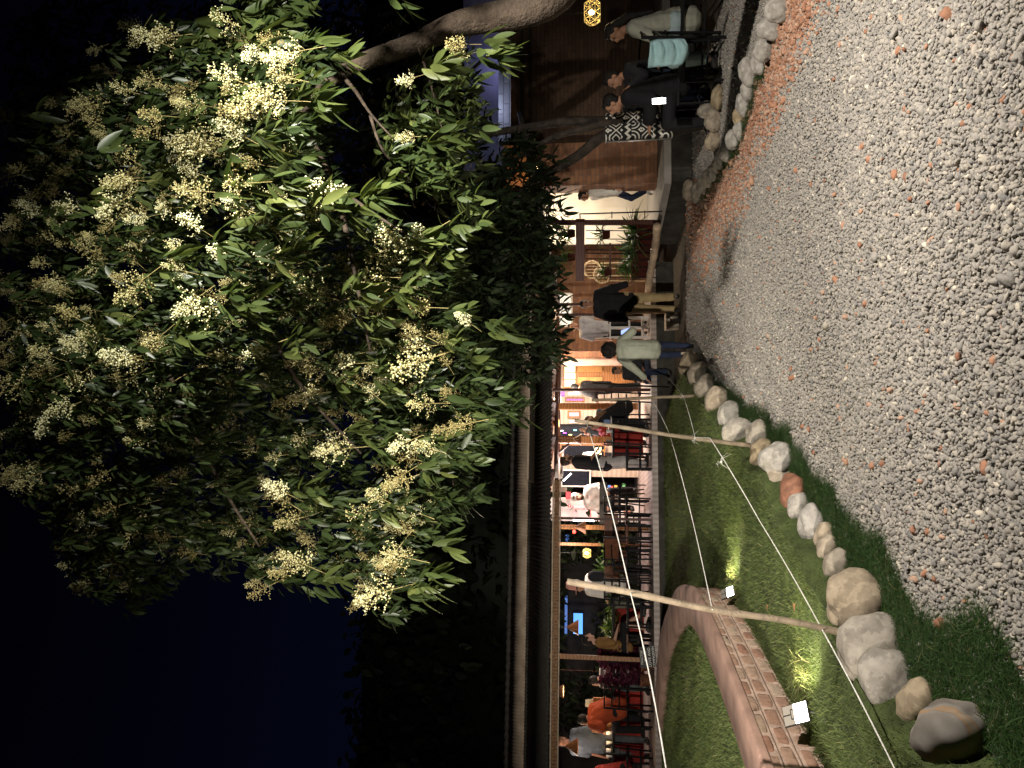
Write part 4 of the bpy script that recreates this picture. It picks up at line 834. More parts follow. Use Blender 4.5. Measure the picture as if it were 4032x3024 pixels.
def lattice_lamp(U, V, wpx, hpx, Y, label, watts):
    c = at(U, V, Y); r = wpx*Y/F/2; h = hpx*Y/F; t_ = thing('lattice_lamp', label, 'lamp', c-Vector((0, 0, h/2)), 'woven bamboo lattice lamps'); mb = MB(); lv = [(-.5, .72), (-.17, 1.0), (.17, 1.0), (.5, .72)]; P = []
    for j, (z, k) in enumerate(lv): P.append([c+Vector((r*k*math.cos(2*PI*(i+.5*(j % 2))/9), r*k*math.sin(2*PI*(i+.5*(j % 2))/9), z*h)) for i in range(9)])
    for j in range(4):
        for i in range(9):
            mb.tube([P[j][i], P[j][(i+1) % 9]], .0034, 5)
            if j < 3: o_ = (i+1) % 9 if j % 2 else (i-1) % 9; mb.tube([P[j][i], P[j+1][i]], .0034, 5); mb.tube([P[j][i], P[j+1][o_]], .0034, 5)
    mb.build('lattice', m_lat, t_); MB().ell(c+Vector((0, 0, .01)), (.028, .028, .036)).build('bulb', m_bulb, t_); MB().tube([c, c+Vector((0, 0, .9))], .004, 5).build('cord', m_blk, t_); lamp('lamp_light', 'POINT', c-Vector((0, 0, .045)), watts, (1, .74, .38), .03)
lattice_lamp(2975, 2332, 96, 62, 9.0, 'glowing bamboo lattice lamp above the seated woman in white', 3)
lattice_lamp(*q6(760, 85), 38, 30, 15.0, 'small glowing bamboo lattice lamp between two wooden posts', 3)
t_ = thing('rattan_ball_lamp', 'round rattan ball lamp with pinpoint lights at the brick pier', 'lamp', at(*r4(480, 395), 12.4)); c = wl(t_); MB().ell(c, (.085, .085, .085), n=16, m=10).build('shade', m_copper, t_); mb = MB()
for k in range(26): v = Vector((random.gauss(0, 1), random.gauss(0, 1), random.gauss(0, 1))).normalized()*.088; mb.ell(c+v, (.009, .009, .009), n=6, m=4)
mb.build('lights', m_bulb, t_); lamp('lamp_light', 'POINT', c+Vector((-.05, -.16, .05)), 14, (1, .62, .25), .06); MB().tube([c+Vector((0, 0, .08)), c+Vector((0, 0, .3))], .004, 5).build('cord', m_blk, t_)
def bulb(U, V, Y, label, watts, col=(1, .66, .3), r=.03, es=None):
    c = at(U, V, Y); t_ = thing('bare_bulb', label, 'light bulb', c, 'bare glowing bulbs'); MB().ell(c, (r, r, r*1.2)).build('glass', m_bulb, t_); MB().tube([c+Vector((0, 0, r)), c+Vector((0, 0, r+.06))], .012, 8).build('socket', m_blk, t_); lamp('lamp_light', 'POINT', c+Vector((0, -.1, -.06)), watts, col, .05)
bulb(*r4(800, 1060), 14.6, 'glaring white bulb behind the palms of the plant rack', 75, (1, .86, .66), .05)
bulb(*q5(135, 575), 15.6, 'warm bulb under the eave beside the brick pier', 12); bulb(*q4(190, 60), 17.6, 'bright yellow bulb cluster above the purple curtain', 60, (1, .8, .45), .05)
bulb(*r4(560, 800), 14.9, 'hidden bulb at the top of the cream wall', 110, (1, .82, .6), .03)
tag(MB().ell(PD(*q3(520, 1195), 2.2), (.035, .035, .035)).build('red_light', mat('red_glow', (1, .05, .03), .4, emit=(1, .03, .02), es=14)), 'small glowing red light by the wooden post', 'light'); lamp('red_glow', 'POINT', PD(*q3(540, 1195), 2.0), 1.2, (1, .1, .08), .04)
# strip lamp over the bar
m_tube = mat('bar_tube_glow', (1, 1, 1), .4, emit=(.9, .95, 1), es=7); m_pink = mat('pink_tube_glow', (1, .6, .7), .4, emit=(1, .32, .42), es=4)
mb = MB(); lrect(mb, q3(500, 965), q3(890, 1005), 4.8, .04); tag(mb.build('light_tube', m_tube), 'bright bluish white light tube upright behind the thin dark post', 'light'); lamp('bar_light', 'POINT', L(SL(*q3(650, 900), 4.3)[0], 4.3, 1.75), 30, (1, .62, .66), .15)
mb = MB(); mb.bar(PD(*q3(320, 250), 4.9), PD(*q3(465, 115), 4.9), .05, .03); tag(mb.build('light_tube', m_tube), 'slanting white light tube under the roof above the capped bar sitter', 'light')
lamp('room_light', 'POINT', L(.2, 3.6, 2.1), 230, (1, .82, .70), .25); lamp('room_light', 'POINT', L(-1.3, 2.6, 2.05), 170, (1, .78, .72), .25); lamp('room_light', 'POINT', L(1.7, 3.2, 2.1), 160, (1, .82, .66), .25)
lamp('room_light', 'POINT', L(-5.0, 2.2, 1.95), 40, (1, .74, .62), .2); lamp('room_light', 'POINT', L(-3.0, 1.2, 2.0), 45, (1, .80, .74), .2); lamp('room_light', 'POINT', L(-7.0, 1.5, 1.95), 22, (1, .74, .6), .2); lamp('garden_glow', 'POINT', PD(*q6(900, 1400), 2.6), 9, (1, .93, .8), .1)

# ------------------------------------------------------------------ people
STAND = dict(pel=(0, 0, .93), che=(0, 0, 1.27), nec=(0, 0, 1.46), hed=(0, .02, 1.595), hip=(.085, 0, .90), kne=(.095, .02, .49), ank=(.10, -.02, .075), toe=(.115, .135, .03), sho=(.175, 0, 1.395), elb=(.225, -.02, 1.12), wri=(.235, .06, .89))
SIT = dict(pel=(0, 0, .53), che=(0, .02, .86), nec=(0, .02, 1.05), hed=(0, .05, 1.185), hip=(.09, 0, .51), kne=(.11, .42, .52), ank=(.11, .40, .08), toe=(.12, .55, .03), sho=(.175, .02, .985), elb=(.215, .06, .71), wri=(.17, .27, .68))
def evalmesh(o):
    dg = bpy.context.evaluated_depsgraph_get(); me = bpy.data.meshes.new_from_object(o.evaluated_get(dg)); old = o.data; o.modifiers.clear(); o.data = me; bpy.data.meshes.remove(old)
    me.polygons.foreach_set('use_smooth', [True]*len(me.polygons)); return o
def fuse(mb, name, m, parent, vox=.012, it=3):
    o = mb.build(name, m, parent); r = o.modifiers.new('r', 'REMESH'); r.mode = 'VOXEL'; r.voxel_size = vox; s = o.modifiers.new('s', 'SMOOTH'); s.factor = .5; s.iterations = it
    evalmesh(o); o.data.materials.clear(); o.data.materials.append(m); return o
m_skin = [mat('skin_a', (.42, .22, .14), .55, .1, 20), mat('skin_b', (.30, .15, .09), .55, .1, 20), mat('skin_c', (.50, .30, .22), .55, .1, 20)]
m_hair = mat('black_hair', (.012, .010, .009), .6, .3, 60, .6, 120); m_bhair = mat('brown_hair', (.12, .06, .03), .55, .35, 50, .6, 90); m_ghair = mat('dark_brown_hair', (.045, .025, .015), .6, .3, 60)
def cloth(n, c, var=.18): return mat('cloth_'+n, c, .9, var, 7, .35, 22)
m_eye = mat('eye_dark', (.02, .015, .012), .2)
class Fig:
    def __init__(s, label, loc, h, face, base, over=None, lean=0, lookyaw=0, lookpitch=0, skin=0, group=None, lean_side=0):
        s.k = h/1.71; s.root = thing('person', label, 'person', loc, group); s.f = R(face); J = dict(base); J = {**J}
        s.P = {}
        for key, v in J.items():
            if key in ('pel', 'che', 'nec', 'hed'): s.P[key] = Vector(v)
            else:
                for sd, sg in (('R', 1), ('L', -1)): s.P[key+sd] = Vector((v[0]*sg, v[1], v[2]))
        Rm = Matrix.Rotation(-R(lean), 3, 'X') @ Matrix.Rotation(R(lean_side), 3, 'Y'); pv_ = s.P['pel'].copy()
        for key in s.P:
            if key[:3] in ('che', 'nec', 'hed', 'sho', 'elb', 'wri'): s.P[key] = Rm @ (s.P[key]-pv_)+pv_
        for key, v in (over or {}).items(): s.P[key] = Vector(v)
        s.skin = m_skin[skin]; q = Matrix.Rotation(R(lookyaw), 3, 'Z') @ Matrix.Rotation(-R(lookpitch), 3, 'X'); s.hx, s.hy, s.hz = q @ Vector((1, 0, 0)), q @ Vector((0, 1, 0)), q @ Vector((0, 0, 1))
    def w(s, v):
        v = Vector(v)*s.k; c, n = math.cos(s.f), math.sin(s.f); return wl(s.root)+Vector((v.x*c-v.y*n, v.x*n+v.y*c, v.z))
    def d(s, v): c, n = math.cos(s.f), math.sin(s.f); return Vector((v.x*c-v.y*n, v.x*n+v.y*c, v.z))
    def H(s, x, y, z): return s.w(s.P['hed']+s.hx*x+s.hy*y+s.hz*z)
    def cap(s, mb, a, b_, r1, r2):
        a = s.P[a] if isinstance(a, str) else a; b_ = s.P[b_] if isinstance(b_, str) else b_; mb.cap(s.w(a), s.w(b_), r1*s.k, r2*s.k)
    def torso(s, mb, g, low=0.0):
        P = s.P; pel, che = P['pel'], P['che']; mid = (pel+che)/2
        for sd in 'RL':
            i = P['hip'+sd].lerp(pel, .35); sh = P['sho'+sd].lerp(P['nec'], .28)-Vector((0, 0, .05)); m_ = i.lerp(sh, .45).lerp(mid, .15)
            s.cap(mb, i-Vector((0, 0, low)), m_, .105+g, .092+g); s.cap(mb, m_, sh, .092+g, .085+g); s.cap(mb, P['nec']-Vector((0, 0, .05)), P['sho'+sd], .055+g, .052+g)
        s.cap(mb, pel, che, .11+g, .11+g)
    def body(s, hands=True):
        P = s.P; mb = MB(); s.torso(mb, 0); s.cap(mb, 'nec', P['hed'].lerp(P['nec'], .35), .052, .05); s.cap(mb, P['nec']-Vector((0, 0, .04)), 'nec', .07, .052)
        for sd, sg in (('R', 1), ('L', -1)):
            s.cap(mb, 'sho'+sd, 'elb'+sd, .046, .037); s.cap(mb, 'elb'+sd, 'wri'+sd, .036, .025); s.cap(mb, 'hip'+sd, 'kne'+sd, .078, .053); s.cap(mb, 'kne'+sd, 'ank'+sd, .052, .036); s.cap(mb, 'ank'+sd, 'toe'+sd, .036, .028)
            wv_ = P['wri'+sd]; dr = (wv_-P['elb'+sd]).normalized(); sv = dr.cross(Vector((0, 0, 1)))
            if sv.length < .3: sv = Vector((0, 1, 0))
            sv.normalize(); nv = sv.cross(dr)
            for o_ in (-.022, 0, .022): s.cap(mb, wv_+dr*.01+sv*o_*.6, wv_+dr*.075+sv*o_, .017, .014)
            for f_, ln in ((-.030, .055), (-.011, .072), (.010, .068), (.029, .052)):
                a = wv_+dr*.08+sv*f_; m_ = a+dr*ln*.55+nv*.006; s.cap(mb, a, m_, .0095, .009); s.cap(mb, m_, m_+dr*ln*.42-nv*.02, .009, .0075)
            a = wv_+dr*.03-sv*.025*sg; s.cap(mb, a, a+dr*.035-sv*.03*sg, .011, .010); s.cap(mb, a+dr*.035-sv*.03*sg, a+dr*.065-sv*.032*sg-nv*.012, .010, .008)
        X, Y, Z = s.d(s.hx), s.d(s.hy), s.d(s.hz); k = s.k
        mb.ell(s.H(0, -.01, .03), (.073*k, .093*k, .088*k), X, Y, Z, 16, 12); mb.ell(s.H(0, .012, -.04), (.058*k, .072*k, .075*k), X, Y, Z, 14, 10); mb.ell(s.H(0, .055, -.085), (.030*k, .028*k, .022*k), X, Y, Z)
        mb.cap(s.H(0, .082, .02), s.H(0, .104, -.022), .011*k, .016*k); mb.ell(s.H(0, .084, -.052), (.026*k, .010*k, .009*k), X, Y, Z)
        for sg in (1, -1): mb.ell(s.H(.074*sg, -.008, -.005), (.012*k, .022*k, .034*k), X, Y, Z); mb.ell(s.H(.03*sg, .076, .034), (.026*k, .012*k, .009*k), X, Y, Z)
        fuse(mb, 'body', s.skin, s.root, .0085*k, 2)
        mb = MB()
        for sg in (1, -1): mb.ell(s.H(.028*sg, .082, .010), (.013*k, .008*k, .007*k), X, Y, Z, 10, 6)
        mb.build('eyes', m_eye, s.root); return s
    def shirt(s, m, sleeve=.95, g=.016, low=.06, name='shirt'):
        mb = MB(); s.torso(mb, g, low); P = s.P
        for sd in 'RL':
            s.cap(mb, 'sho'+sd, P['sho'+sd].lerp(P['elb'+sd], min(1, sleeve*2)), .050+g, .042+g*1.2)
            if sleeve > .5: s.cap(mb, 'elb'+sd, P['elb'+sd].lerp(P['wri'+sd], (sleeve-.5)*2), .042+g, .030+g)
        o = fuse(mb, name, m, s.root, .013*s.k, 3); s.wrinkle(o, .007); return s
    def wrinkle(s, o, amp):
        me = o.data; off = Vector((random.random()*30, 0, 0)); n = len(me.vertices); co = np.empty(n*3, np.float32); no = np.empty(n*3, np.float32); me.vertices.foreach_get('co', co); me.vertex_normals.foreach_get('vector', no); co = co.reshape(-1, 3); no = no.reshape(-1, 3)
        a = np.array([mn.noise(Vector((c[0]*9, c[1]*9, c[2]*16))+off) for c in co])*amp; me.vertices.foreach_set('co', (co+no*a[:, None]).astype(np.float32).ravel()); me.update()
    def pants(s, m, g=.016, upto=.93, name='trousers'):
        mb = MB(); P = s.P; s.cap(mb, P['hipR'], P['hipL'], .10+g, .10+g); s.cap(mb, P['pel'], P['pel']+(P['che']-P['pel'])*.22, .115+g*.5, .105+g*.4)
        for sd in 'RL': s.cap(mb, 'hip'+sd, 'kne'+sd, .082+g, .058+g); s.cap(mb, 'kne'+sd, P['kne'+sd].lerp(P['ank'+sd], upto), .058+g, .046+g)
        o = fuse(mb, name, m, s.root, .013*s.k, 3); s.wrinkle(o, .007); return s
    def shoes(s, m, sole=None):
        for sd in 'RL':
            mb = MB(); a, t_ = s.P['ank'+sd], s.P['toe'+sd]; hl = a+(a-t_)*.22; hl.z = min(a.z, t_.z+.012) if abs(a.z-t_.z) < .1 else hl.z; s.cap(mb, a, t_, .042, .036); s.cap(mb, hl, t_, .036, .036); o = fuse(mb, 'shoe', m, s.root, .011*s.k, 2)
            if sole: d_ = (t_-hl); nrm = Vector((0, -d_.z, d_.y)).normalized(); mb = MB(); s.cap(mb, hl-nrm*.03, t_-nrm*.026, .034, .036); fuse(mb, 'sole', sole, o, .011*s.k, 1)
        return s
    def hair(s, m, style='short'):
        X, Y, Z = s.d(s.hx), s.d(s.hy), s.d(s.hz); k = s.k; mb = MB()
        if style == 'afro':
            for i in range(60): v = Vector((random.gauss(0, 1), random.gauss(-.35, 1), random.gauss(.3, 1))).normalized(); mb.ell(s.H(v.x*.125, -.035+v.y*.115, .035+v.z*.12), (.05*k,)*3, n=8, m=6)
            mb.ell(s.H(0, -.03, .035), (.14*k, .125*k, .14*k), X, Y, Z)
        elif style != 'none':
            mb.ell(s.H(0, -.024, .040), (.084*k, .094*k, .092*k), X, Y, Z, 16, 10); mb.ell(s.H(0, -.05, -.005), (.076*k, .055*k, .075*k), X, Y, Z); mb.ell(s.H(0, .035, .088), (.058*k, .05*k, .035*k), X, Y, Z)
            if style in ('long', 'verylong'):
                ln = .30 if style == 'long' else .42; P = s.P; dn = (P['pel']-P['che']).normalized()
                for o_ in (-.055, 0, .055): a = P['hed']-s.hy*.07+s.hx*o_; b1 = P['nec']-Vector((0, .085, .0))+s.hx*o_*1.2; mb.cap(s.w(a), s.w(b1), .05*k, .055*k); mb.cap(s.w(b1), s.w(b1+dn*(ln-.14)-Vector((0, .02, 0))), .055*k, .022*k)
            if style == 'bun': mb.ell(s.H(0, -.09, .10), (.045*k,)*3)
        o = fuse(mb, 'hair', m, s.root, .010*k, 2); s.wrinkle(o, .010); return s
    def beard(s, m):
        X, Y, Z = s.d(s.hx), s.d(s.hy), s.d(s.hz); k = s.k; mb = MB().ell(s.H(0, .045, -.082), (.055*k, .045*k, .042*k), X, Y, Z); mb.ell(s.H(.05, .01, -.055), (.016*k, .035*k, .05*k), X, Y, Z); mb.ell(s.H(-.05, .01, -.055), (.016*k, .035*k, .05*k), X, Y, Z); fuse(mb, 'beard', m, s.root, .010*k, 1); return s
    def hat(s, m, tall=0.0, brim=1):
        X, Y, Z = s.d(s.hx), s.d(s.hy), s.d(s.hz); k = s.k; mb = MB(); mb.lathe(s.H(0, -.01, .045), [(.0, .085*k+tall*k), (.05*k, .08*k+tall*k), (.082*k, (.05+tall*.8)*k), (.093*k, .02*k), (.094*k, -.005*k), (.088*k, -.005*k)], 20, Z); o = mb.build('cap', m, s.root)
        if brim: MB().ell(s.H(0, .115*brim, .045), (.07*k, .065*k, .008*k), X, Y, Z).build('brim', m, o)
        return s
    def skirt(s, m, ln, r0, r1, name='kurta'):
        mb = MB(); P = s.P; s.torso(mb, .018, .02); s.cap(mb, P['pel'], P['pel']-Vector((0, 0, ln)), r0, r1); s.cap(mb, P['pel']+Vector((.05, 0, 0)), P['pel']+Vector((.06, .03, -ln)), r0, r1*.9); o = fuse(mb, name, m, s.root, .013*s.k, 3); s.wrinkle(o, .010); return s
c_black = cloth('black', (.010, .010, .012)); c_blackb = cloth('charcoal', (.022, .023, .027)); c_khaki = cloth('khaki', (.40, .30, .16)); c_sage = cloth('sage_white', (.36, .38, .30)); c_navy = cloth('navy', (.018, .026, .055)); c_white = cloth('white', (.72, .68, .62)); c_grey = cloth('grey', (.34, .33, .35)); c_red = cloth('red', (.30, .035, .03)); c_denim = cloth('denim', (.16, .24, .42)); c_orange = cloth('rust', (.34, .055, .018)); c_slate = cloth('slate', (.085, .105, .13)); c_kurta = cloth('kurta', (.34, .335, .27)); c_pink = cloth('pink', (.62, .30, .25)); c_teal = cloth('teal', (.27, .42, .43)); c_jean = cloth('grey_jean', (.10, .11, .12)); c_pale = cloth('pale_grey', (.42, .40, .40))
m_shoe = mat('dark_shoe', (.02, .018, .016), .5); m_sole = mat('pale_sole', (.42, .33, .25), .8); m_wshoe = mat('white_shoe', (.6, .58, .55), .6)
def phone(p, X, Y, label, wd=.07, ht=.145, es=3, col=(.55, .68, 1)):
    X = Vector(X).normalized(); Y = Vector(Y).normalized(); N = X.cross(Y); t_ = thing('phone', label, 'phone', p, None); MB().box(p, (wd, ht, .009), X, Y, N).build('case', m_blk, t_); MB().box(Vector(p)+N*.0055, (wd*.9, ht*.92, .002), X, Y, N).build('screen', mat('screen'+str(es), (.1, .1, .1), .3, emit=col, es=es), t_)
# running child on the gravel, seen from behind
p = gnd(1648, 2738, 0)
ch = Fig('child running away in pale loose top, big curly black hair, arms out', p, 1.28, 4, STAND, dict(pelR=(0, 0, 0), kneR=(.10, .10, .50), ankR=(.07, .06, .075), toeR=(.08, .24, .04), hipL=(-.085, 0, .90), kneL=(-.10, .03, .50), ankL=(-.10, -.20, .22), toeL=(-.10, -.21, .03), elbR=(.36, .02, 1.17), wriR=(.40, .26, 1.22), elbL=(-.36, -.04, 1.16), wriL=(-.55, .02, .93)), lean=6)
ch.body().shirt(c_sage, .93, .034, .14).pants(c_navy, .010).shoes(m_blk, m_sole).hair(m_hair, 'afro')
phone(ch.w((.41, .36, 1.30)), ch.d(Vector((1, .25, 0))), ch.d(Vector((-.25, .2, .8))), 'phone with bluish lit screen in the hand of the running child', .075, .15, 1.4, (.42, .55, 1))
# man in black jacket and khaki trousers
p = gnd(1832, 2672, 0)
Fig('man in black jacket and khaki trousers walking towards us on the gravel', p, 1.70, 176, STAND, dict(kneR=(.11, .10, .50), ankR=(.12, .12, .08), toeR=(.14, .27, .03), elbL=(-.27, .02, 1.12), wriL=(-.33, .10, .90), elbR=(.26, -.04, 1.12), wriR=(.28, .02, .90)), skin=1).body().shirt(c_black, .95, .035, .10, 'jacket').pants(c_khaki, .026).shoes(m_shoe).hair(m_hair)
# grey shirt at the railing
p = at(1727, 2375, 15.7); p.z = DZ
Fig('man in grey shirt bending at the white rack, face down', p, 1.62, 190, STAND, dict(), lean=24, lookpitch=-25, skin=0).body().shirt(c_grey, .4, .022).pants(c_black).shoes(m_shoe).hair(m_hair)
# dark person at the cabinet
p = PD(*q5(1245, 1280), 3.8); p.z = DZ
Fig('person all in black standing at the lit cabinet, half behind the dark post', p, 1.62, 60, STAND, dict(elbR=(.24, .08, 1.14), wriR=(.14, .28, 1.08), elbL=(-.24, .08, 1.14), wriL=(-.12, .28, 1.08)), lookpitch=-15, skin=0).body().shirt(c_black, .95, .035, .12, 'jacket').pants(c_black).shoes(m_shoe).hair(m_hair)
# child sitting on the deck edge with bun hair
p = PD(*q5(1330, 1010), .3); p.z = DZ-.36
Fig('small dark haired person sitting on the deck edge behind the running child', p, 1.42, 150, SIT, dict(), lean=10, skin=1).body().shirt(c_blackb, .95, .03).pants(c_navy).shoes(m_shoe).hair(m_hair, 'short')
def seatp(a, d, dz=0): p = PD(*a, d); p.z = DZ+dz; return p
# woman with cap, long hair and denim sleeve
Fig('woman with long brown hair and denim sleeves leaning over her plate', seatp(q4(1400, 200), .75), 1.66, 70, SIT, dict(elbL=(-.20, .24, .80), wriL=(-.12, .45, .76)), lean=30, lookpitch=-20, skin=2).body().shirt(c_denim, .55, .016).shirt(c_black, .06, .028, .08, 'vest').pants(c_black).shoes(m_shoe).hair(m_bhair, 'long')
Fig('person in dark top raising one arm with a black cap, behind the long haired woman', seatp(q4(1400, 385), 2.1), 1.66, 150, SIT, dict(elbR=(.30, .20, 1.00), wriR=(.22, .22, 1.26), elbL=(-.2, .25, .8), wriL=(-.05, .45, .76)), lean=8, skin=2).body().shirt(c_slate, .95, .02).pants(c_black).shoes(m_shoe).hair(m_ghair)
rs_ = Fig('bearded man in red shirt with glasses and pink flower garland, facing us', seatp(q4(1500, 650), 2.2), 1.72, 168, SIT, dict(elbR=(.24, .10, .74), wriR=(.15, .36, .78), elbL=(-.24, .10, .74), wriL=(-.12, .36, .78)), lookpitch=-8, skin=0); rs_.body().shirt(c_red, .45, .02).pants(c_blackb).shoes(m_shoe).hair(m_hair).beard(m_hair)
mb = MB()
for sg in (1, -1): mb.tube([rs_.H(.03*sg+.024*math.cos(a), .098, .012+.02*math.sin(a)) for a in np.linspace(0, 2*PI, 13)], .0035, 5)
mb.tube([rs_.H(-.008, .102, .016), rs_.H(.008, .102, .016)], .003, 5); mb.build('glasses', m_black, rs_.root); mb = MB()
for j in range(12): a = rs_.P['nec']+Vector((-.10+.025*j*.6, .125, -.07-.012*j)); mb.ell(rs_.w(a+Vector((random.gauss(0, .02), 0, random.gauss(0, .02)))), (.028, .024, .028), n=8, m=6)
fuse(mb, 'garland', mat('pink_petals', (.75, .22, .33), .8, .3, 40), rs_.root, .012, 1)
# bearded man standing in black shirt, grey trousers
Fig('man in black shirt and grey trousers standing sideways behind a black chair', seatp(q4(1900, 1262), 1.15), 1.70, -72, STAND, dict(elbR=(.22, .02, 1.13), wriR=(.16, .22, 1.0), elbL=(-.22, .02, 1.13), wriL=(-.14, .20, .98), kneR=(.10, .06, .49)), lean=4, lookpitch=-6, skin=0).body().shirt(c_black, .42, .035, .10).pants(c_pale, .03).shoes(m_shoe).hair(m_ghair).beard(m_ghair)
# capped bar sitter in white
p = seatp(q3(1760, 560), 2.7, .22)
Fig('bearded man in white shirt and white cap sitting on a bar stool, facing us', p, 1.70, 176, SIT, dict(kneR=(.16, .34, .50), ankR=(.13, .40, .08), toeR=(.15, .54, .04), kneL=(-.20, .33, .48), ankL=(-.24, .36, .02), toeL=(-.28, .50, -.02), elbR=(.25, .08, .73), wriR=(.2, .30, .60), elbL=(-.25, .08, .73), wriL=(-.18, .3, .60)), skin=0).body().shirt(c_white, .95, .03).pants(c_black).shoes(m_shoe).hair(m_ghair).beard(m_ghair).hat(c_white, .03)
# tall pale cap, white shirt, backpack strap
tp = Fig('person in tall pale pink cap and white shirt sitting, dark strap on the back', seatp(q6(1700, 650), .9, .10), 1.78, 60, SIT, dict(), lean=4, lookyaw=20, skin=0); tp.body().shirt(c_white, .45, .03).pants(cloth('olive', (.16, .15, .12))).shoes(m_shoe).hair(m_hair).hat(c_pink, .10)
mb = MB(); tp.cap(mb, Vector((0, -.15, .92)), Vector((0, -.15, .78)), .10, .10); fuse(mb, 'backpack', c_blackb, tp.root, .014, 2)
# striped shirt behind purple plant, bare leg sitter, rust sweater, grey shirt, pink cap
mst = bpy.data.materials.new('striped_cloth'); mst.use_nodes = True; t = mst.node_tree; b = t.nodes['Principled BSDF']; b.inputs['Roughness'].default_value = .9; tcn = t.nodes.new('ShaderNodeTexCoord'); wv = t.nodes.new('ShaderNodeTexWave'); wv.bands_direction = 'Z'; wv.inputs['Scale'].default_value = 4.2; wv.inputs['Distortion'].default_value = .6
r_ = t.nodes.new('ShaderNodeValToRGB'); r_.color_ramp.interpolation = 'CONSTANT'; r_.color_ramp.elements[0].color = (.012, .012, .014, 1); r_.color_ramp.elements[1].position = .86; r_.color_ramp.elements[1].color = (.6, .58, .55, 1); t.links.new(tcn.outputs['Object'], wv.inputs[0]); t.links.new(wv.outputs['Fac'], r_.inputs[0]); t.links.new(r_.outputs[0], b.inputs['Base Color']); MATS['striped_cloth'] = mst
Fig('person in black shirt with thin white stripes bending behind purple leaves', seatp(q1(1500, 720), 1.3), 1.66, 60, SIT, dict(), lean=34, lookpitch=-20, skin=2).body().shirt(mst, .95, .03).pants(cloth('grey_green', (.12, .14, .14))).shoes(m_shoe).hair(m_hair)
Fig('sitter with pale bare legs by the black slogan board, body hidden by plants', seatp(q1(1500, 330), .75), 1.64, -70, SIT, dict(kneR=(.12, .40, .50), ankR=(.12, .62, .16), toeR=(.13, .76, .12), ankL=(-.11, .36, .08)), lean=6, skin=2).body().shirt(cloth('ochre', (.22, .12, .04)), .45, .02).pants(c_black, .014, .02, 'shorts').hair(m_hair).shoes(m_shoe)
Fig('person in rust orange sweater seen from behind, leaning on a table', seatp(q2(1700, 430), .75, .12), 1.74, 62, SIT, dict(kneR=(.13, .36, .50), elbL=(-.26, .16, .76), wriL=(-.16, .38, .78)), lean=30, lookpitch=-18, skin=0).body().shirt(c_orange, .95, .042, .08, 'sweater').pants(c_black).shoes(m_shoe).hair(m_hair)
Fig('person in blue grey shirt and grey jeans standing behind the table, head behind cone lamp', seatp(q2(1850, 1100), 1.9), 1.74, 175, STAND, dict(kneR=(.16, .02, .50), ankR=(.22, 0, .075)), lean=3, skin=1).body().shirt(c_slate, .45, .042).pants(c_jean, .02).shoes(m_shoe).hair(m_bhair)
Fig('person in red top and coral cap eating at the left end, hand raised', seatp(q2(1800, 1560), 1.0, .02), 1.66, 100, SIT, dict(elbR=(.26, .26, .74), wriR=(.20, .38, .92)), lean=10, lookyaw=20, skin=2).body().shirt(c_red, .42, .02).pants(c_black).shoes(m_shoe).hair(m_hair).hat(cloth('coral', (.62, .16, .13)), .02)
# group on the gravel at the right
def gseat(U, V): return gnd(U, V, 0)
p = gseat(2950, 2838); Fig('woman with very long black hair and pale kurta sitting on a garden chair', p, 1.68, 62, SIT, dict(elbL=(-.22, .16, .72), wriL=(-.12, .36, .70)), lean=3, lookyaw=28, skin=1).body().skirt(c_kurta, .16, .15, .17).shirt(c_kurta, .95, .022).pants(cloth('ice_blue', (.35, .44, .45)), .02, .8).shoes(m_shoe).hair(m_hair, 'verylong')
p = gseat(2842, 2822); p.y += .55; Fig('person with short black hair turned sideways, face lit, beside the woman in kurta', p, 1.70, 95, SIT, dict(elbL=(-.24, .20, .82), wriL=(-.26, .34, .98)), lean=6, skin=0).body().shirt(c_blackb, .95, .022).pants(c_navy).shoes(m_shoe).hair(m_hair)
p = gseat(2735, 2806); p.y += .9; Fig('person in dark shirt on the far side of the group, hand at the chin', p, 1.68, 170, SIT, dict(elbR=(.22, .20, .78), wriR=(.06, .20, 1.02)), lean=8, skin=1).body().shirt(cloth('dim_blue', (.05, .055, .07)), .95, .022).pants(c_black).shoes(m_shoe).hair(m_hair)
p = gseat(2690, 2815); bm_ = Fig('person in black jacket sitting with back to us beside the wrapped trunk', p, 1.74, 72, SIT, dict(elbL=(-.26, .14, .74), wriL=(-.18, .38, .74), elbR=(.26, .14, .74), wriR=(.14, .38, .74)), lean=10, lookpitch=-14, skin=0); bm_.body().shirt(c_black, .95, .04, .1, 'jacket').pants(c_black).shoes(m_shoe).hair(m_hair)
p = at(*r5(1465, 735), 8.3); phone(p, (1, .2, 0), (0, .1, 1), 'phone with glaring white screen held by the person in black', .075, .15, 16, (1, 1, .93)); lamp('phone_glow', 'POINT', p+Vector((-.02, -.09, 0)), .5, (1, 1, .8), .03)
p = at(*r4(1650, 595), 13.2); p.z = DZ; Fig('person in white top and dark trousers striding past the cream wall', p, 1.30, 95, STAND, dict(kneR=(.08, .18, .52), ankR=(.08, .02, .20), toeR=(.08, .10, .08), kneL=(-.08, -.05, .48), ankL=(-.08, -.28, .12), toeL=(-.08, -.2, .02)), lean=10, skin=0).body().shirt(c_white, .45, .03, .08).pants(c_navy).shoes(m_wshoe).hair(m_hair)

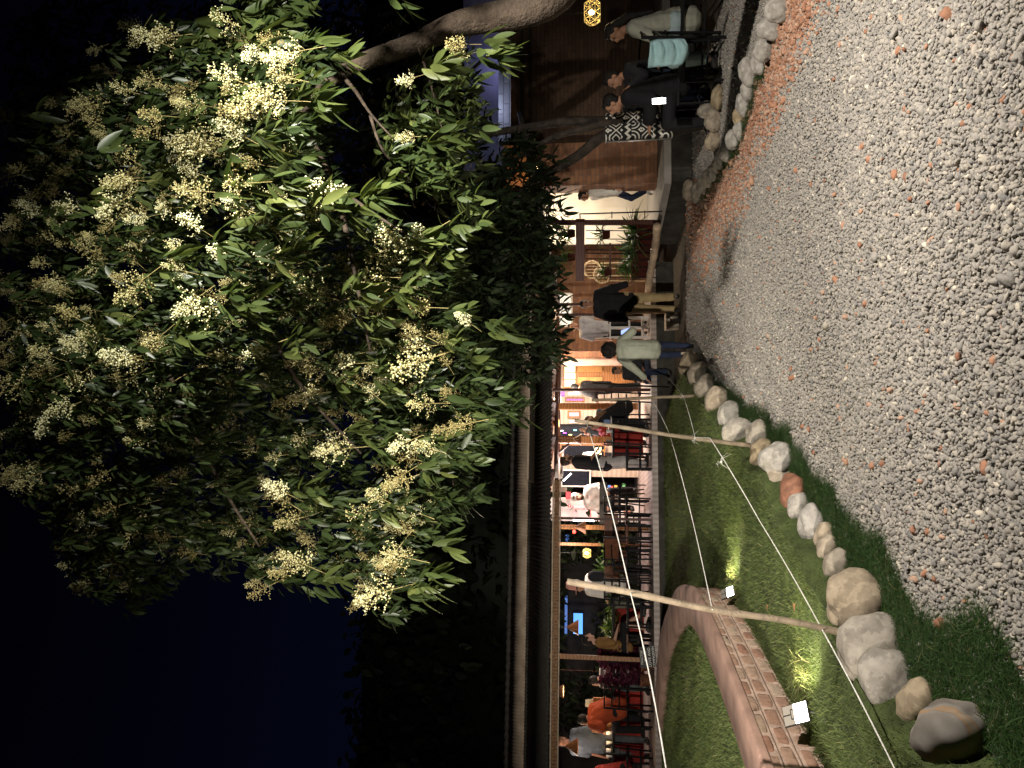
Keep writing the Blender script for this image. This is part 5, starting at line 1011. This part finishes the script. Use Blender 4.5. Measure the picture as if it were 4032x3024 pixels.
# ------------------------------------------------------------------ chairs, tables, plants and small things
def steel_chair(p, face, label, group='black steel chairs on the deck', wood=None, h=.86, arch=False, kind='steel_chair'):
    t_ = thing(kind, label, 'chair', p, group); f = R(face); c, n = math.cos(f), math.sin(f)
    def w(x, y, z): return Vector(p)+Vector((x*c-y*n, x*n+y*c, z))
    s = .22; MB().box(w(0, 0, .44), (.44, .44, .03), (c, n, 0), (-n, c, 0)).build('seat', wood or m_black, t_)
    for x in (-1, 1):
        MB().bar(w(x*s, s-.02, 0), w(x*s, s-.02, .43), .026).build('leg', m_black, t_); MB().bar(w(x*s, -s, 0), w(x*s, -s-.04, h), .026).build('leg', m_black, t_)
    mb = MB()
    if wood: mb.box(w(0, -s-.03, h-.14), (.42, .02, .26), (c, n, 0), (-n, c, 0)); mb.build('backrest', wood, t_)
    else:
        for z in (h-.01, h-.14, h-.27): mb.tube([w(x*s/3, -s-.035-.03*(1-(x/3)**2), z) for x in range(-3, 4)], .012, 6)
        mb.build('back_rails', m_black, t_)
    mb = MB(); mb.bar(w(-s, s-.02, .2), w(s, s-.02, .2), .02).bar(w(-s, -s, .2), w(-s, s-.02, .2), .02).bar(w(s, -s, .2), w(s, s-.02, .2), .02); mb.build('stretcher', m_black, t_); return t_
m_cwood = mat('chair_wood', (.13, .05, .025), .5, .3, 14)
for a, d, fc, lb, wd_ in [(q4(1900, 240), .35, 70, 'black steel chair with curved rails under the long haired woman', None), (q4(1900, 1150), .25, 100, 'low black steel chair in front of the man in black shirt', None), (q3(1950, 900), .6, 60, 'black steel chair leaning by the thin dark post', None),
   (q3(1890, 1110), .9, 10, 'brown backed chair right of the thin dark post', m_cwood), (q3(1890, 1380), .35, -20, 'black framed chair with brown back before the second wooden post', m_cwood), (q6(1900, 180), .3, 30, 'black steel chair left of the second wooden post', None), (q6(1780, 300), 1.0, -160, 'brown wooden backed chair facing the palms', m_cwood),
   (q6(1900, 650), .75, 60, 'brown chair carrying the person in the tall cap', m_cwood), (q6(1920, 850), .35, 20, 'black steel chair directly behind the thick bamboo pole', None), (q6(1920, 1220), .4, 100, 'black steel chair before the red panel, next to the bare legs', None), (q1(1900, 340), .75, -70, 'brown backed chair of the bare legged sitter', m_cwood), (q2(1900, 430), .7, 60, 'black steel chair of the person in rust sweater', None), (q2(1880, 1520), 1.0, 100, 'black steel chair at the far left end', None)]:
    steel_chair(seatp(a, d), fc, lb, wood=wd_)
st = thing('bar_stool', 'tall dark bar stool under the man in the white cap', 'bar stool', seatp(q3(1760, 560), 2.7)); p = wl(st); MB().lathe(p, [(.18, .63), (.19, .66), (.18, .69), (0, .69)], 16).build('seat', m_cwood, st)
for k in range(4): a = k*PI/2+.6; MB().bar(p+Vector((.11*math.cos(a), .11*math.sin(a), .63)), p+Vector((.19*math.cos(a), .19*math.sin(a), 0)), .025).build('leg', m_black, st)
m_redcl = wave_mat('red_pleats', (.10, .006, .006), (.42, .035, .025), 16, 'X', .75, .6)
def table(Ua, Ub, d, label, zt=.70, dp=.75, skirt=True, group='red skirted tables along the deck'):
    s0, s1 = sorted((SL(Ua, 2430, d)[0], SL(Ub, 2430, d)[0])); t_ = thing('table', label, 'table', L((s0+s1)/2, d+dp/2, DZ), group); z = DZ+zt
    MB().lbox(s0, s1, d, d+dp, z-.035, z).build('table_top', m_black, t_)
    for s in (s0+.03, s1-.03):
        for dd in (d+.03, d+dp-.03): MB().lbox(s-.02, s+.02, dd-.02, dd+.02, DZ, z-.036).build('leg', m_black, t_)
    if skirt:
        n = int((s1-s0)/.012); vs = []; fs = []
        for i in range(n+1): s = s0+.05+(s1-s0-.1)*i/n; o_ = .012*math.sin(s*70)+.006*math.sin(s*171); vs += [L(s, d+dp-.08+o_, DZ+.10), L(s, d+dp-.08+o_*.6, z-.04)]
        for i in range(n): fs.append((2*i, 2*i+2, 2*i+3, 2*i+1))
        MB().add(vs, fs, True).build('cloth_skirt', m_redcl, t_)
    return t_
m_plate = mat('white_plate', (.8, .78, .74), .3); m_food = mat('food', (.45, .2, .06), .7, .4, 40); m_glass = mat('pale_cup', (.7, .72, .7), .1, spec=.6); m_paper = mat('menu_paper', (.75, .68, .55), .8)
table(1232, 1380, .45, 'table with red skirt where the woman eats, behind the middle pole'); table(500, 690, .8, 'table with red skirt beyond the bare legs'); table(330, 470, 1.0, 'dark table behind the purple leaves with red skirt', skirt=True); table(185, 318, 1.3, 'table with red skirt in front of the rust sweater'); table(-30, 165, 1.2, 'table with red skirt at the far left, full of cups'); table(770, 960, .55, 'bare black table between the wooden posts', skirt=False); table(975, 1060, 1.0, 'small bare black table right of the thin dark post', skirt=False)
def cup(p, r, h, label, m=m_glass):
    return tag(MB().lathe(p, [(0, 0), (r*.8, 0), (r, h), (r*.92, h), (r*.75, .01), (0, .01)], 14).build('cup', m), label, 'cup', 'cups on the tables')
zt = DZ+.702
for a, d, lb in [(q2(1200, 1060), 1.5, 'pale cup right of the standing grey shirted person'), (q2(1220, 1200), 1.4, 'tall white cup in the middle of the far left table'), (q2(1220, 1300), 1.4, 'squat white cup beside the raised hand'), (q2(1200, 880), 1.5, 'white cup by the sleeve of the rust sweater'), (q4(1200, 650), .8, 'bright cup in front of the red shirted man'), (q4(1220, 840), .9, 'white cup below the cone lamp on the red skirted table'), (q3(1220, 1210), .8, 'cup on the bare table by the round wicker')]:
    p = PD(*a, d); p.z = zt; cup(p, .035, .11, lb)
p = PD(*q4(1200, 440), .75); p.z = zt; t_ = thing('plate_of_food', 'white plate of food in front of the long haired woman', 'plate', p); MB().lathe(p, [(0, .004), (.09, .004), (.125, .02), (.12, .024), (.088, .01), (0, .01)], 24).build('plate', m_plate, t_); mb = MB()
for k in range(14): mb.ell(p+Vector((random.gauss(0, .035), random.gauss(0, .035), .03)), (.025, .02, .016), n=7, m=5)
mb.build('food', m_food, t_)
t_ = thing('menu_holder', 'glowing paper menus in a small wooden stand beside rust sweater', 'menu stand', PD(*q2(1100, 340), 1.7)); p = wl(t_); mb = MB()
for k in range(3): mb.box(p+OX*(.05*k-.05)+Vector((0, 0, .30)), (.05, .01, .16), (OX+Vector((0, 0, .2*(k-1)))).normalized(), OD, Vector((-.2*(k-1), 0, 1)).normalized())
mb.build('menus', m_paper, t_); MB().box(p+Vector((0, 0, .14)), (.22, .07, .18), OX, OD).build('stand', m_wood, t_); MB().box(p+Vector((0, 0, .02)), (.26, .12, .05), OX, OD).build('foot', m_wood, t_)
t_ = thing('wooden_crate', 'upright slatted wooden crate lit from inside between two diners', 'crate', seatp(q2(1100, 830), 2.2, .66)); p = wl(t_); mb = MB()
for k in range(6): mb.box(p+OX*(-.11+.044*k)+Vector((0, 0, .20)), (.034, .02, .40), OX, OD)
mb.build('slats', m_wood, t_); MB().box(p+OD*.1+Vector((0, 0, .20)), (.27, .15, .38), OX, OD).build('box', m_door, t_); lamp('table_point_light', 'POINT', PD(*q2(1050, 900), 1.35), 3.5, (1, .62, .28), .05); lamp('table_point_light', 'POINT', PD(*q2(1050, 330), 1.9), 4, (1, .66, .32), .05); lamp('table_point_light', 'POINT', PD(*q1(1000, 980), 1.9), 3, (1, .7, .4), .05)  # small warm point lights above the tables
# bar table with thick dark top
t_ = thing('bar_counter', 'dark thick topped bar counter in front of the capped man', 'bar counter', seatp(q3(1760, 660), 2.1)); mb = MB(); lrect(mb, q3(990, 280), q3(1130, 1060), 2.0, .35); mb.build('counter_top', mat('dark_grey_counter', (.06, .055, .05), .5, .3, 6), t_)
for y in (310, 1030):
    mb = MB(); lrect(mb, q3(1135, y), q3(1850, y+30), 2.0, .06); mb.build('leg', m_black, t_)
mb = MB(); lrect(mb, q3(1350, 300), q3(1390, 1030), 2.02, .04); mb.build('foot_rail', m_black, t_)
# menu board, bottles, colourful boxes behind the bar
m_board = bpy.data.materials.new('menu_board'); m_board.use_nodes = True
t = m_board.node_tree; b = t.nodes['Principled BSDF']; b.inputs['Base Color'].default_value = (.78, .60, .55, 1); b.inputs['Roughness'].default_value = .6; MATS['menu_board'] = m_board
bd = thing('menu_board', 'pink lit white board with red marks behind the bar counter', 'board', PD(*q3(965, 850), 5.3)); mb = MB(); lrect(mb, q3(500, 770), q3(965, 930), 5.36, .03); mb.build('board', m_board, bd); mb = MB()
for i in range(9): lrect(mb, q3(800+random.randint(-4, 4), 780+i*16), q3(835+random.randint(-12, 6), 788+i*16), 5.33, .006)
mb.build('red_marks', mat('red_ink', (.6, .04, .04), .6), bd)
mb = MB(); lrect(mb, q3(370, 455), q3(455, 590), 5.2, .12); tag(mb.build('red_box', mat('red_box', (.6, .05, .06), .5, emit=(1, .1, .1), es=.35)), 'red lit box under the roof left of the white cap', 'box'); mb = MB()
for i in range(5): lrect(mb, q3(405+i*22, 690+((i*37) % 60)), q3(422+i*22, 740+((i*53) % 50)), 5.1, .08)
tag(mb.build('red_ornament', mat('red_ornament', (.7, .03, .04), .4, emit=(1, .08, .08), es=.6)), 'tangle of red lit decorations above the menu board', 'decoration')
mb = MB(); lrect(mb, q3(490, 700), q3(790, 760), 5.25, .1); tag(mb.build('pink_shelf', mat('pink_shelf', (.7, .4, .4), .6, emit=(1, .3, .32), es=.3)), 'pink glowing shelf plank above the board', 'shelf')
cols = [(.1, .25, .7), (.75, .12, .1), (.85, .55, .1), (.45, .2, .75), (.85, .35, .5), (.2, .6, .25)]
for i, (px, py, lb) in enumerate([(1170, 350, 'blue carton'), (1210, 375, 'red carton'), (1290, 350, 'amber carton'), (1290, 395, 'violet carton'), (1450, 400, 'pink carton'), (1440, 335, 'green carton')]):
    mb = MB(); lrect(mb, q3(px-28, py-26), q3(px+28, py+26), 4.2, .15); tag(mb.build('carton', mat('carton'+str(i), cols[i], .5, .3, 14)), lb+' among the bright packets below the bar counter', 'carton')
sh = thing('low_cabinet', 'low salmon wooden cabinet under the menu board', 'cabinet', seatp(q3(1700, 850), 3.5)); mb = MB(); lrect(mb, q3(1150, 730), q3(1370, 800), 3.5, .4); lrect(mb, q3(1440, 760), q3(1560, 900), 3.45, .4); mb.build('body', mat('salmon_wood', (.55, .27, .18), .6, .2, 6), sh); mb = MB(); lrect(mb, q3(1200, 805), q3(1370, 870), 3.5, .4); mb.build('drawer', m_pwood, sh)
# table lamp and bottles in front of the dark windows
t_ = thing('table_lamp', 'small glowing yellow table lamp beside stacked bottles', 'lamp', PD(*q4(1080, 1010), 3.0)); p = wl(t_); MB().lathe(p, [(.09, .07), (.055, .2), (.05, .2)], 16).build('lamp_shade', m_inner, t_); MB().lathe(p, [(.05, 0), (.015, .02), (.012, .1)], 10).build('base', m_wood, t_)
for i, (py, lb, mm) in enumerate([(1050, 'white bottle nearest the yellow lamp', m_white), (1075, 'peach bottle between two white ones', mat('peach', (.8, .4, .25), .4)), (1098, 'white bottle farthest from the yellow lamp', m_white)]):
    p = PD(*q4(890, py), 3.2); tag(MB().lathe(p, [(.03, 0), (.03, .14), (.012, .19), (.012, .24+.02*i), (0, .24+.02*i)], 12).build('bottle', mm), lb, 'bottle', 'bottles by the table lamp')
cc = MB(); lrect(cc, q4(1090, 1060), q4(1700, 1200), 3.1, .5); tag(cc.build('dark_counter', mat('dark_counter', (.02, .022, .026), .5, .3, 5)), 'dark grey counter block behind the low steel chair', 'counter')
# coloured fairy lights seen in the dark window
for (px, py, col, lb) in [(345, 680, (.6, .1, 1), 'violet'), (540, 630, (.2, 1, .85), 'turquoise'), (450, 715, (1, .85, .2), 'yellow'), (290, 640, (1, 1, .8), 'white')]:
    p = PD(*q4(px, py), 5.35); tag(MB().cap(p-Vector((0, 0, .03)), p+Vector((0, 0, .03)), .012, .012).build('party_light', mat('party_'+lb, col, .4, emit=col, es=5)), 'small '+lb+' light in the dark window above the red shirted man', 'light', 'coloured lights in the dark window')
# slogan board
sg = thing('slogan_board', 'black board lettered PEACE LOVE AND COMPASSION leaning at the deck edge', 'sign', PD(*q1(2030, 480), -.02))
(sa, za), (sb_, zb) = SL(*q1(1725, 690), -.03), SL(*q1(2040, 320), -.03); cs = L((sa+sb_)/2, -.03, (za+zb)/2); ww, hh = abs(sb_-sa), abs(za-zb)*.93; Xs = (OX*math.cos(R(5))+Vector((0, 0, 1))*math.sin(R(5))).normalized(); Zs = (-OX*math.sin(R(5))+Vector((0, 0, 1))*math.cos(R(5))); Zs = Zs.normalized(); Ns = Zs.cross(Xs)
Ns = Ns if Ns.y < 0 else -Ns
MB().box(cs, (ww, .02, hh), Xs, OD, Zs).build('board', m_blk, sg)
m_chalk = mat('white_lettering', (.75, .74, .70), .8)
for txt, row, sz in (('PRACTISE', .36, .047), ('- PEACE', .14, .052), ('LOVE AND', -.12, .056), ('COMPASSION', -.38, .049)):
    cu = bpy.data.curves.new('txt', 'FONT'); cu.body = txt; cu.size = sz*1.15; cu.align_x = 'CENTER'; cu.align_y = 'CENTER'; cu.extrude = .001; o = bpy.data.objects.new('lettering', cu); COL.objects.link(o)
    M = Matrix((( Xs.x, Zs.x, Ns.x), (Xs.y, Zs.y, Ns.y), (Xs.z, Zs.z, Ns.z))).to_4x4(); dg = bpy.context.evaluated_depsgraph_get(); me = bpy.data.meshes.new_from_object(o.evaluated_get(dg)); bpy.data.objects.remove(o)
    me.transform(M); me.transform(Matrix.Translation(cs+Ns*.0125+Zs*hh*row-wl(sg))); me.materials.clear(); me.materials.append(m_chalk); o = bpy.data.objects.new('lettering', me); COL.objects.link(o); o.parent = sg
# plants
m_palm = attr_mat('palm_leaf', [(0, (.02, .045, .012)), (.6, (.05, .10, .025)), (1, (.12, .16, .04))], .4, .4, transl=.25); m_purpleleaf = attr_mat('purple_leaf', [(0, (.05, .012, .025)), (1, (.13, .03, .06))], .5, .3, transl=.25); m_pot = mat('clay_pot', (.22, .09, .05), .8, .25, 10); m_dpot = mat('dark_red_pot', (.09, .02, .015), .6, .25, 10)
def plant(p, h, n, ln, label, group='potted plants', m=m_palm, wd_=.075, pot=m_pot, rp=.12, hp=.2, cat='potted plant'):
    p = Vector(p); t_ = thing('potted_plant', label, cat, p, group); MB().lathe(p, [(0, 0), (rp*.72, 0), (rp, hp*.92), (rp*1.08, hp*.92), (rp*1.08, hp), (rp*.9, hp), (rp*.85, hp*.85), (0, hp*.85)], 18).build('pot', pot, t_); N_ = NP()
    az = rng.uniform(0, 2*PI, n); el = rng.uniform(.25, 1.35, n); D = np.stack([np.cos(az)*np.cos(el), np.sin(az)*np.cos(el), np.sin(el)], 1); B = np.array(p)+np.stack([rng.normal(0, .03, n), rng.normal(0, .03, n), hp*.85+rng.uniform(0, max(.01, h-ln*.9), n)], 1); l_ = ln*rng.uniform(.6, 1.1, n)
    V, Fa, T = leaves(B, D, l_, l_*wd_*.6, rng.uniform(0, 1, n), rng.uniform(.3, .8, n), .15, 7); N_.add(V, Fa, T)
    if h > ln: V, Fa, T = twig([p+Vector((0, 0, hp*.8)), p+Vector((.02, 0, h))], .012); N_.add(V, Fa, T)
    N_.build('foliage', m, t_); return t_
for a, d, h, n, ln, lb in [(q6(1230, 120), .9, .9, 70, .55, 'arching palm left of the small lattice lamp'), (q6(1240, 420), 1.3, 1.05, 80, .6, 'dim arching palm behind the brown wooden chairs'), (q6(1260, 1000), 1.2, .8, 80, .5, 'dark spiky palm right of the blue window'), (q1(1230, -30), 1.5, .85, 90, .5, 'brightly lit spiky palm below the blue window'), (q1(1240, 200), 1.3, .75, 80, .45, 'lit spiky palm next to the purple leaves'), (q3(1230, 1340), 1.0, .6, 40, .4, 'pale wicker like plant beside the second wooden post')]:
    p = PD(*a, d); p.z = DZ+.45; plant(p, h*.6, n, ln, lb, 'spiky palms on the deck', pot=m_pot)
for a, d, n, lb in [(q1(1250, 420), .7, 200, 'purple leaved bush behind the slogan board'), (q1(1200, 620), .65, 240, 'purple leaved bush in front of the striped person'), (q1(1150, 900), .9, 180, 'purple leaved bush under the dome lamp')]:
    p = PD(*a, d); p.z = DZ; t_ = plant(p, .95, n, .26, lb, 'purple leaved bushes', m_purpleleaf, .3)
# dark shrubs hanging behind the deck
gd = NP(); n = 2600; P = []
for i in range(n):
    s = random.uniform(-7.6, -1.7); P.append(L(s, random.uniform(5.2, 7.0), random.uniform(DZ, 2.6)))
P = np.array(P); az = rng.uniform(0, 2*PI, n); el = rng.uniform(-1.0, .9, n); D = np.stack([np.cos(az)*np.cos(el), np.sin(az)*np.cos(el), np.sin(el)], 1); keep = np.ones(n, bool)
for i in range(n):
    u, v = proj(P[i])
    if 380 < u < 800 and 2215 < v < 2340: keep[i] = False
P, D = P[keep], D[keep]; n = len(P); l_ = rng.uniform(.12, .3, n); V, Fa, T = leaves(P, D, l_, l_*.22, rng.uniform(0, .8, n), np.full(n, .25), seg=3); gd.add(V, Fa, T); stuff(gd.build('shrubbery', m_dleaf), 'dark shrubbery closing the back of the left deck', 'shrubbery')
# plant rack of the right wing: beam, thin bars, palms in dark red pots
rk = thing('plant_rack', 'dark red timber rack with thin black bars holding palms', 'plant rack', at(*r4(1700, 1200), 12.9)); mb = MB(); mb.bar(at(*r4(945, 905), 12.2), at(*r4(945, 1475), 13.6), .07, .14); mb.build('beam', m_dwood, rk); mb = MB(); mb.bar(at(*r4(1235, 1130), 12.6), at(*r4(1235, 1475), 13.6), .03, .03); mb.build('shelf', m_dwood, rk)
for py in (1000, 1082, 1140, 1190, 1222, 1275, 1355, 1450):
    Yb = 12.2+(py-905)/570*1.4-.06; MB().bar(at(*r4(1000, py), Yb), at(*r4(1700, py+8), Yb), .013).build('bar', m_black, rk)
mb = MB(); fr = [at(*r4(945, 880), 12.1), at(*r4(942, 842), 11.9), at(*r4(1740, 817), 11.9)]; mb.bar(fr[0], fr[1], .018).bar(fr[1], fr[2], .018)
for x in (1252, 1570): mb.bar(at(*r4(x, 832-(x-940)*.03), 11.9), at(*r4(x, 880), 12.1), .014)
mb.build('frame', m_black, rk)
for px, py, n, ln, lb in [(1640, 1000, 90, .55, 'palm with fine fronds nearest the cream wall, dark red pot'), (1630, 1110, 90, .55, 'palm second on the plant rack, broad dark pot'), (1600, 1230, 90, .5, 'palm third on the plant rack, low and dense'), (1580, 1330, 80, .5, 'palm fourth on the plant rack, in front of the bluish crate'), (1575, 1400, 60, .30, 'palm last on the plant rack, next to the walking man')]:
    Yb = 12.35+(py-905)/570*1.4; p = at(*r4(px+20, py), Yb); plant(p, .5, n, ln, lb, 'palms on the plant rack', wd_=.05, pot=m_dpot, rp=.15, hp=.28)
for px, py, lb in [(880, 1030, 'palm hanging by the glaring bulb above the rack beam'), (880, 1260, 'palm hanging on the rack beam before the brick wall'), (1220, 1040, 'spiky dark palm on the middle shelf near the cream wall'), (1235, 1400, 'palm on the middle shelf in front of the round chairs')]:
    Yb = 12.3+(py-905)/570*1.4; p = at(*r4(px+15, py), Yb); plant(p, .3, 60, .38, lb, 'palms on the plant rack', wd_=.045, pot=m_dpot, rp=.08, hp=.12)
for (px, py, lb) in [(1060, 1380, 'round wicker hoop chair half hidden by the rack'), (1160, 1430, 'round wicker hoop chair nearest the walking man')]:
    c = at(*r4(px, py), 15.2); mb = MB()
    for r in (.17, .15): mb.tube([c+Vector((r*math.cos(a), .0, r*math.sin(a)))+Vector((0, .03*(r < .16), 0)) for a in np.linspace(0, 2*PI, 25)], .012, 6)
    for k in range(5): mb.bar(c+Vector((-.12+.06*k, 0, -.12)), c+Vector((-.12+.06*k, .01, .12)), .008)
    mb.bar(c+Vector((-.12, 0, -.15)), Vector((c.x-.14, c.y, DZ)), .02).bar(c+Vector((.12, 0, -.15)), Vector((c.x+.14, c.y, DZ)), .02); tag(mb.build('hoop_chair', mat('wicker', (.45, .33, .2), .7, .2, 30)), lb, 'chair', 'round wicker hoop chairs')
# white metal rack and wooden step by the walking man
wr = thing('metal_rack', 'whitish metal shelf rack on the deck behind the running child', 'rack', at(*q5(1280, 450), 14.9)); p0, p1 = at(*q5(860, 340), 14.9), at(*q5(1280, 600), 14.9); m_wm = mat('grey_white_metal', (.5, .48, .46), .4, .1, 10)
for x in (p1.x, (p0.x+p1.x)/2, p0.x):
    for y in (14.9, 15.25): MB().bar((x, y, DZ), (x, y, p0.z), .03).build('post', m_wm, wr)
for z in (DZ+.12, (DZ+p0.z)/2, p0.z): MB().box(((p0.x+p1.x)/2, 15.07, z), (abs(p0.x-p1.x)+.03, .38, .025)).build('shelf', m_wm, wr)
MB().bar((p1.x, 15, p0.z), (p1.x-.02, 15, p0.z+.3), .02).build('tap_post', m_wm, wr)
a = at(*q5(1330, 300), 13.7); b_ = at(*q5(1440, 520), 13.7); tag(MB().box(((a.x+b_.x)/2, 13.55, .2), (abs(a.x-b_.x), .4, .06)).box(((a.x+b_.x)/2, 13.7, .09), (abs(a.x-b_.x)*.9, .3, .18)).build('wooden_step', m_pwood), 'pale wooden step below the metal rack', 'step')
# garden chairs of the group on the right and the shawl
for U, V, fc, lb in [(2950, 2838, 62, 'black wire garden chair under the woman in kurta'), (2690, 2815, 72, 'black wire garden chair under the person in black jacket'), (2800, 2850, 60, 'empty black wire garden chair draped with a teal shawl')]:
    steel_chair(gnd(U, V, 0), fc, lb, 'black garden chairs on the gravel', h=.90, kind='garden_chair')
for U, V, dy, lb in [(2842, 2822, .55, 'black garden chair under the sideways sitter'), (2735, 2806, .9, 'black garden chair on the far side of the group')]:
    p = gnd(U, V, 0); p.y += dy; steel_chair(p, 100, lb, 'black garden chairs on the gravel', kind='garden_chair')
vs = []; fs = []; a0, a1, a2, a3 = at(*r5(1385, 490), 7.75), at(*r5(1400, 290), 7.7), at(*r5(1650, 285), 7.65), at(*r5(1630, 470), 7.7)
for i in range(17):
    for j in range(17):
        u, v = i/16, j/16; q = a0.lerp(a1, u).lerp(a3.lerp(a2, u), v); vs.append(q+Vector((0, -.035*math.sin(v*22+u*3)*math.sin(PI*u)-.05*math.sin(PI*u), -.05*math.sin(PI*u)*v)))
for i in range(16):
    for j in range(16): k = i*17+j; fs.append((k, k+17, k+18, k+1))
o = MB().add(vs, fs, True).build('shawl', c_teal); so = o.modifiers.new('s', 'SOLIDIFY'); so.thickness = .012; evalmesh(o); tag(o, 'pale teal shawl draped over the back of the garden chair', 'shawl')
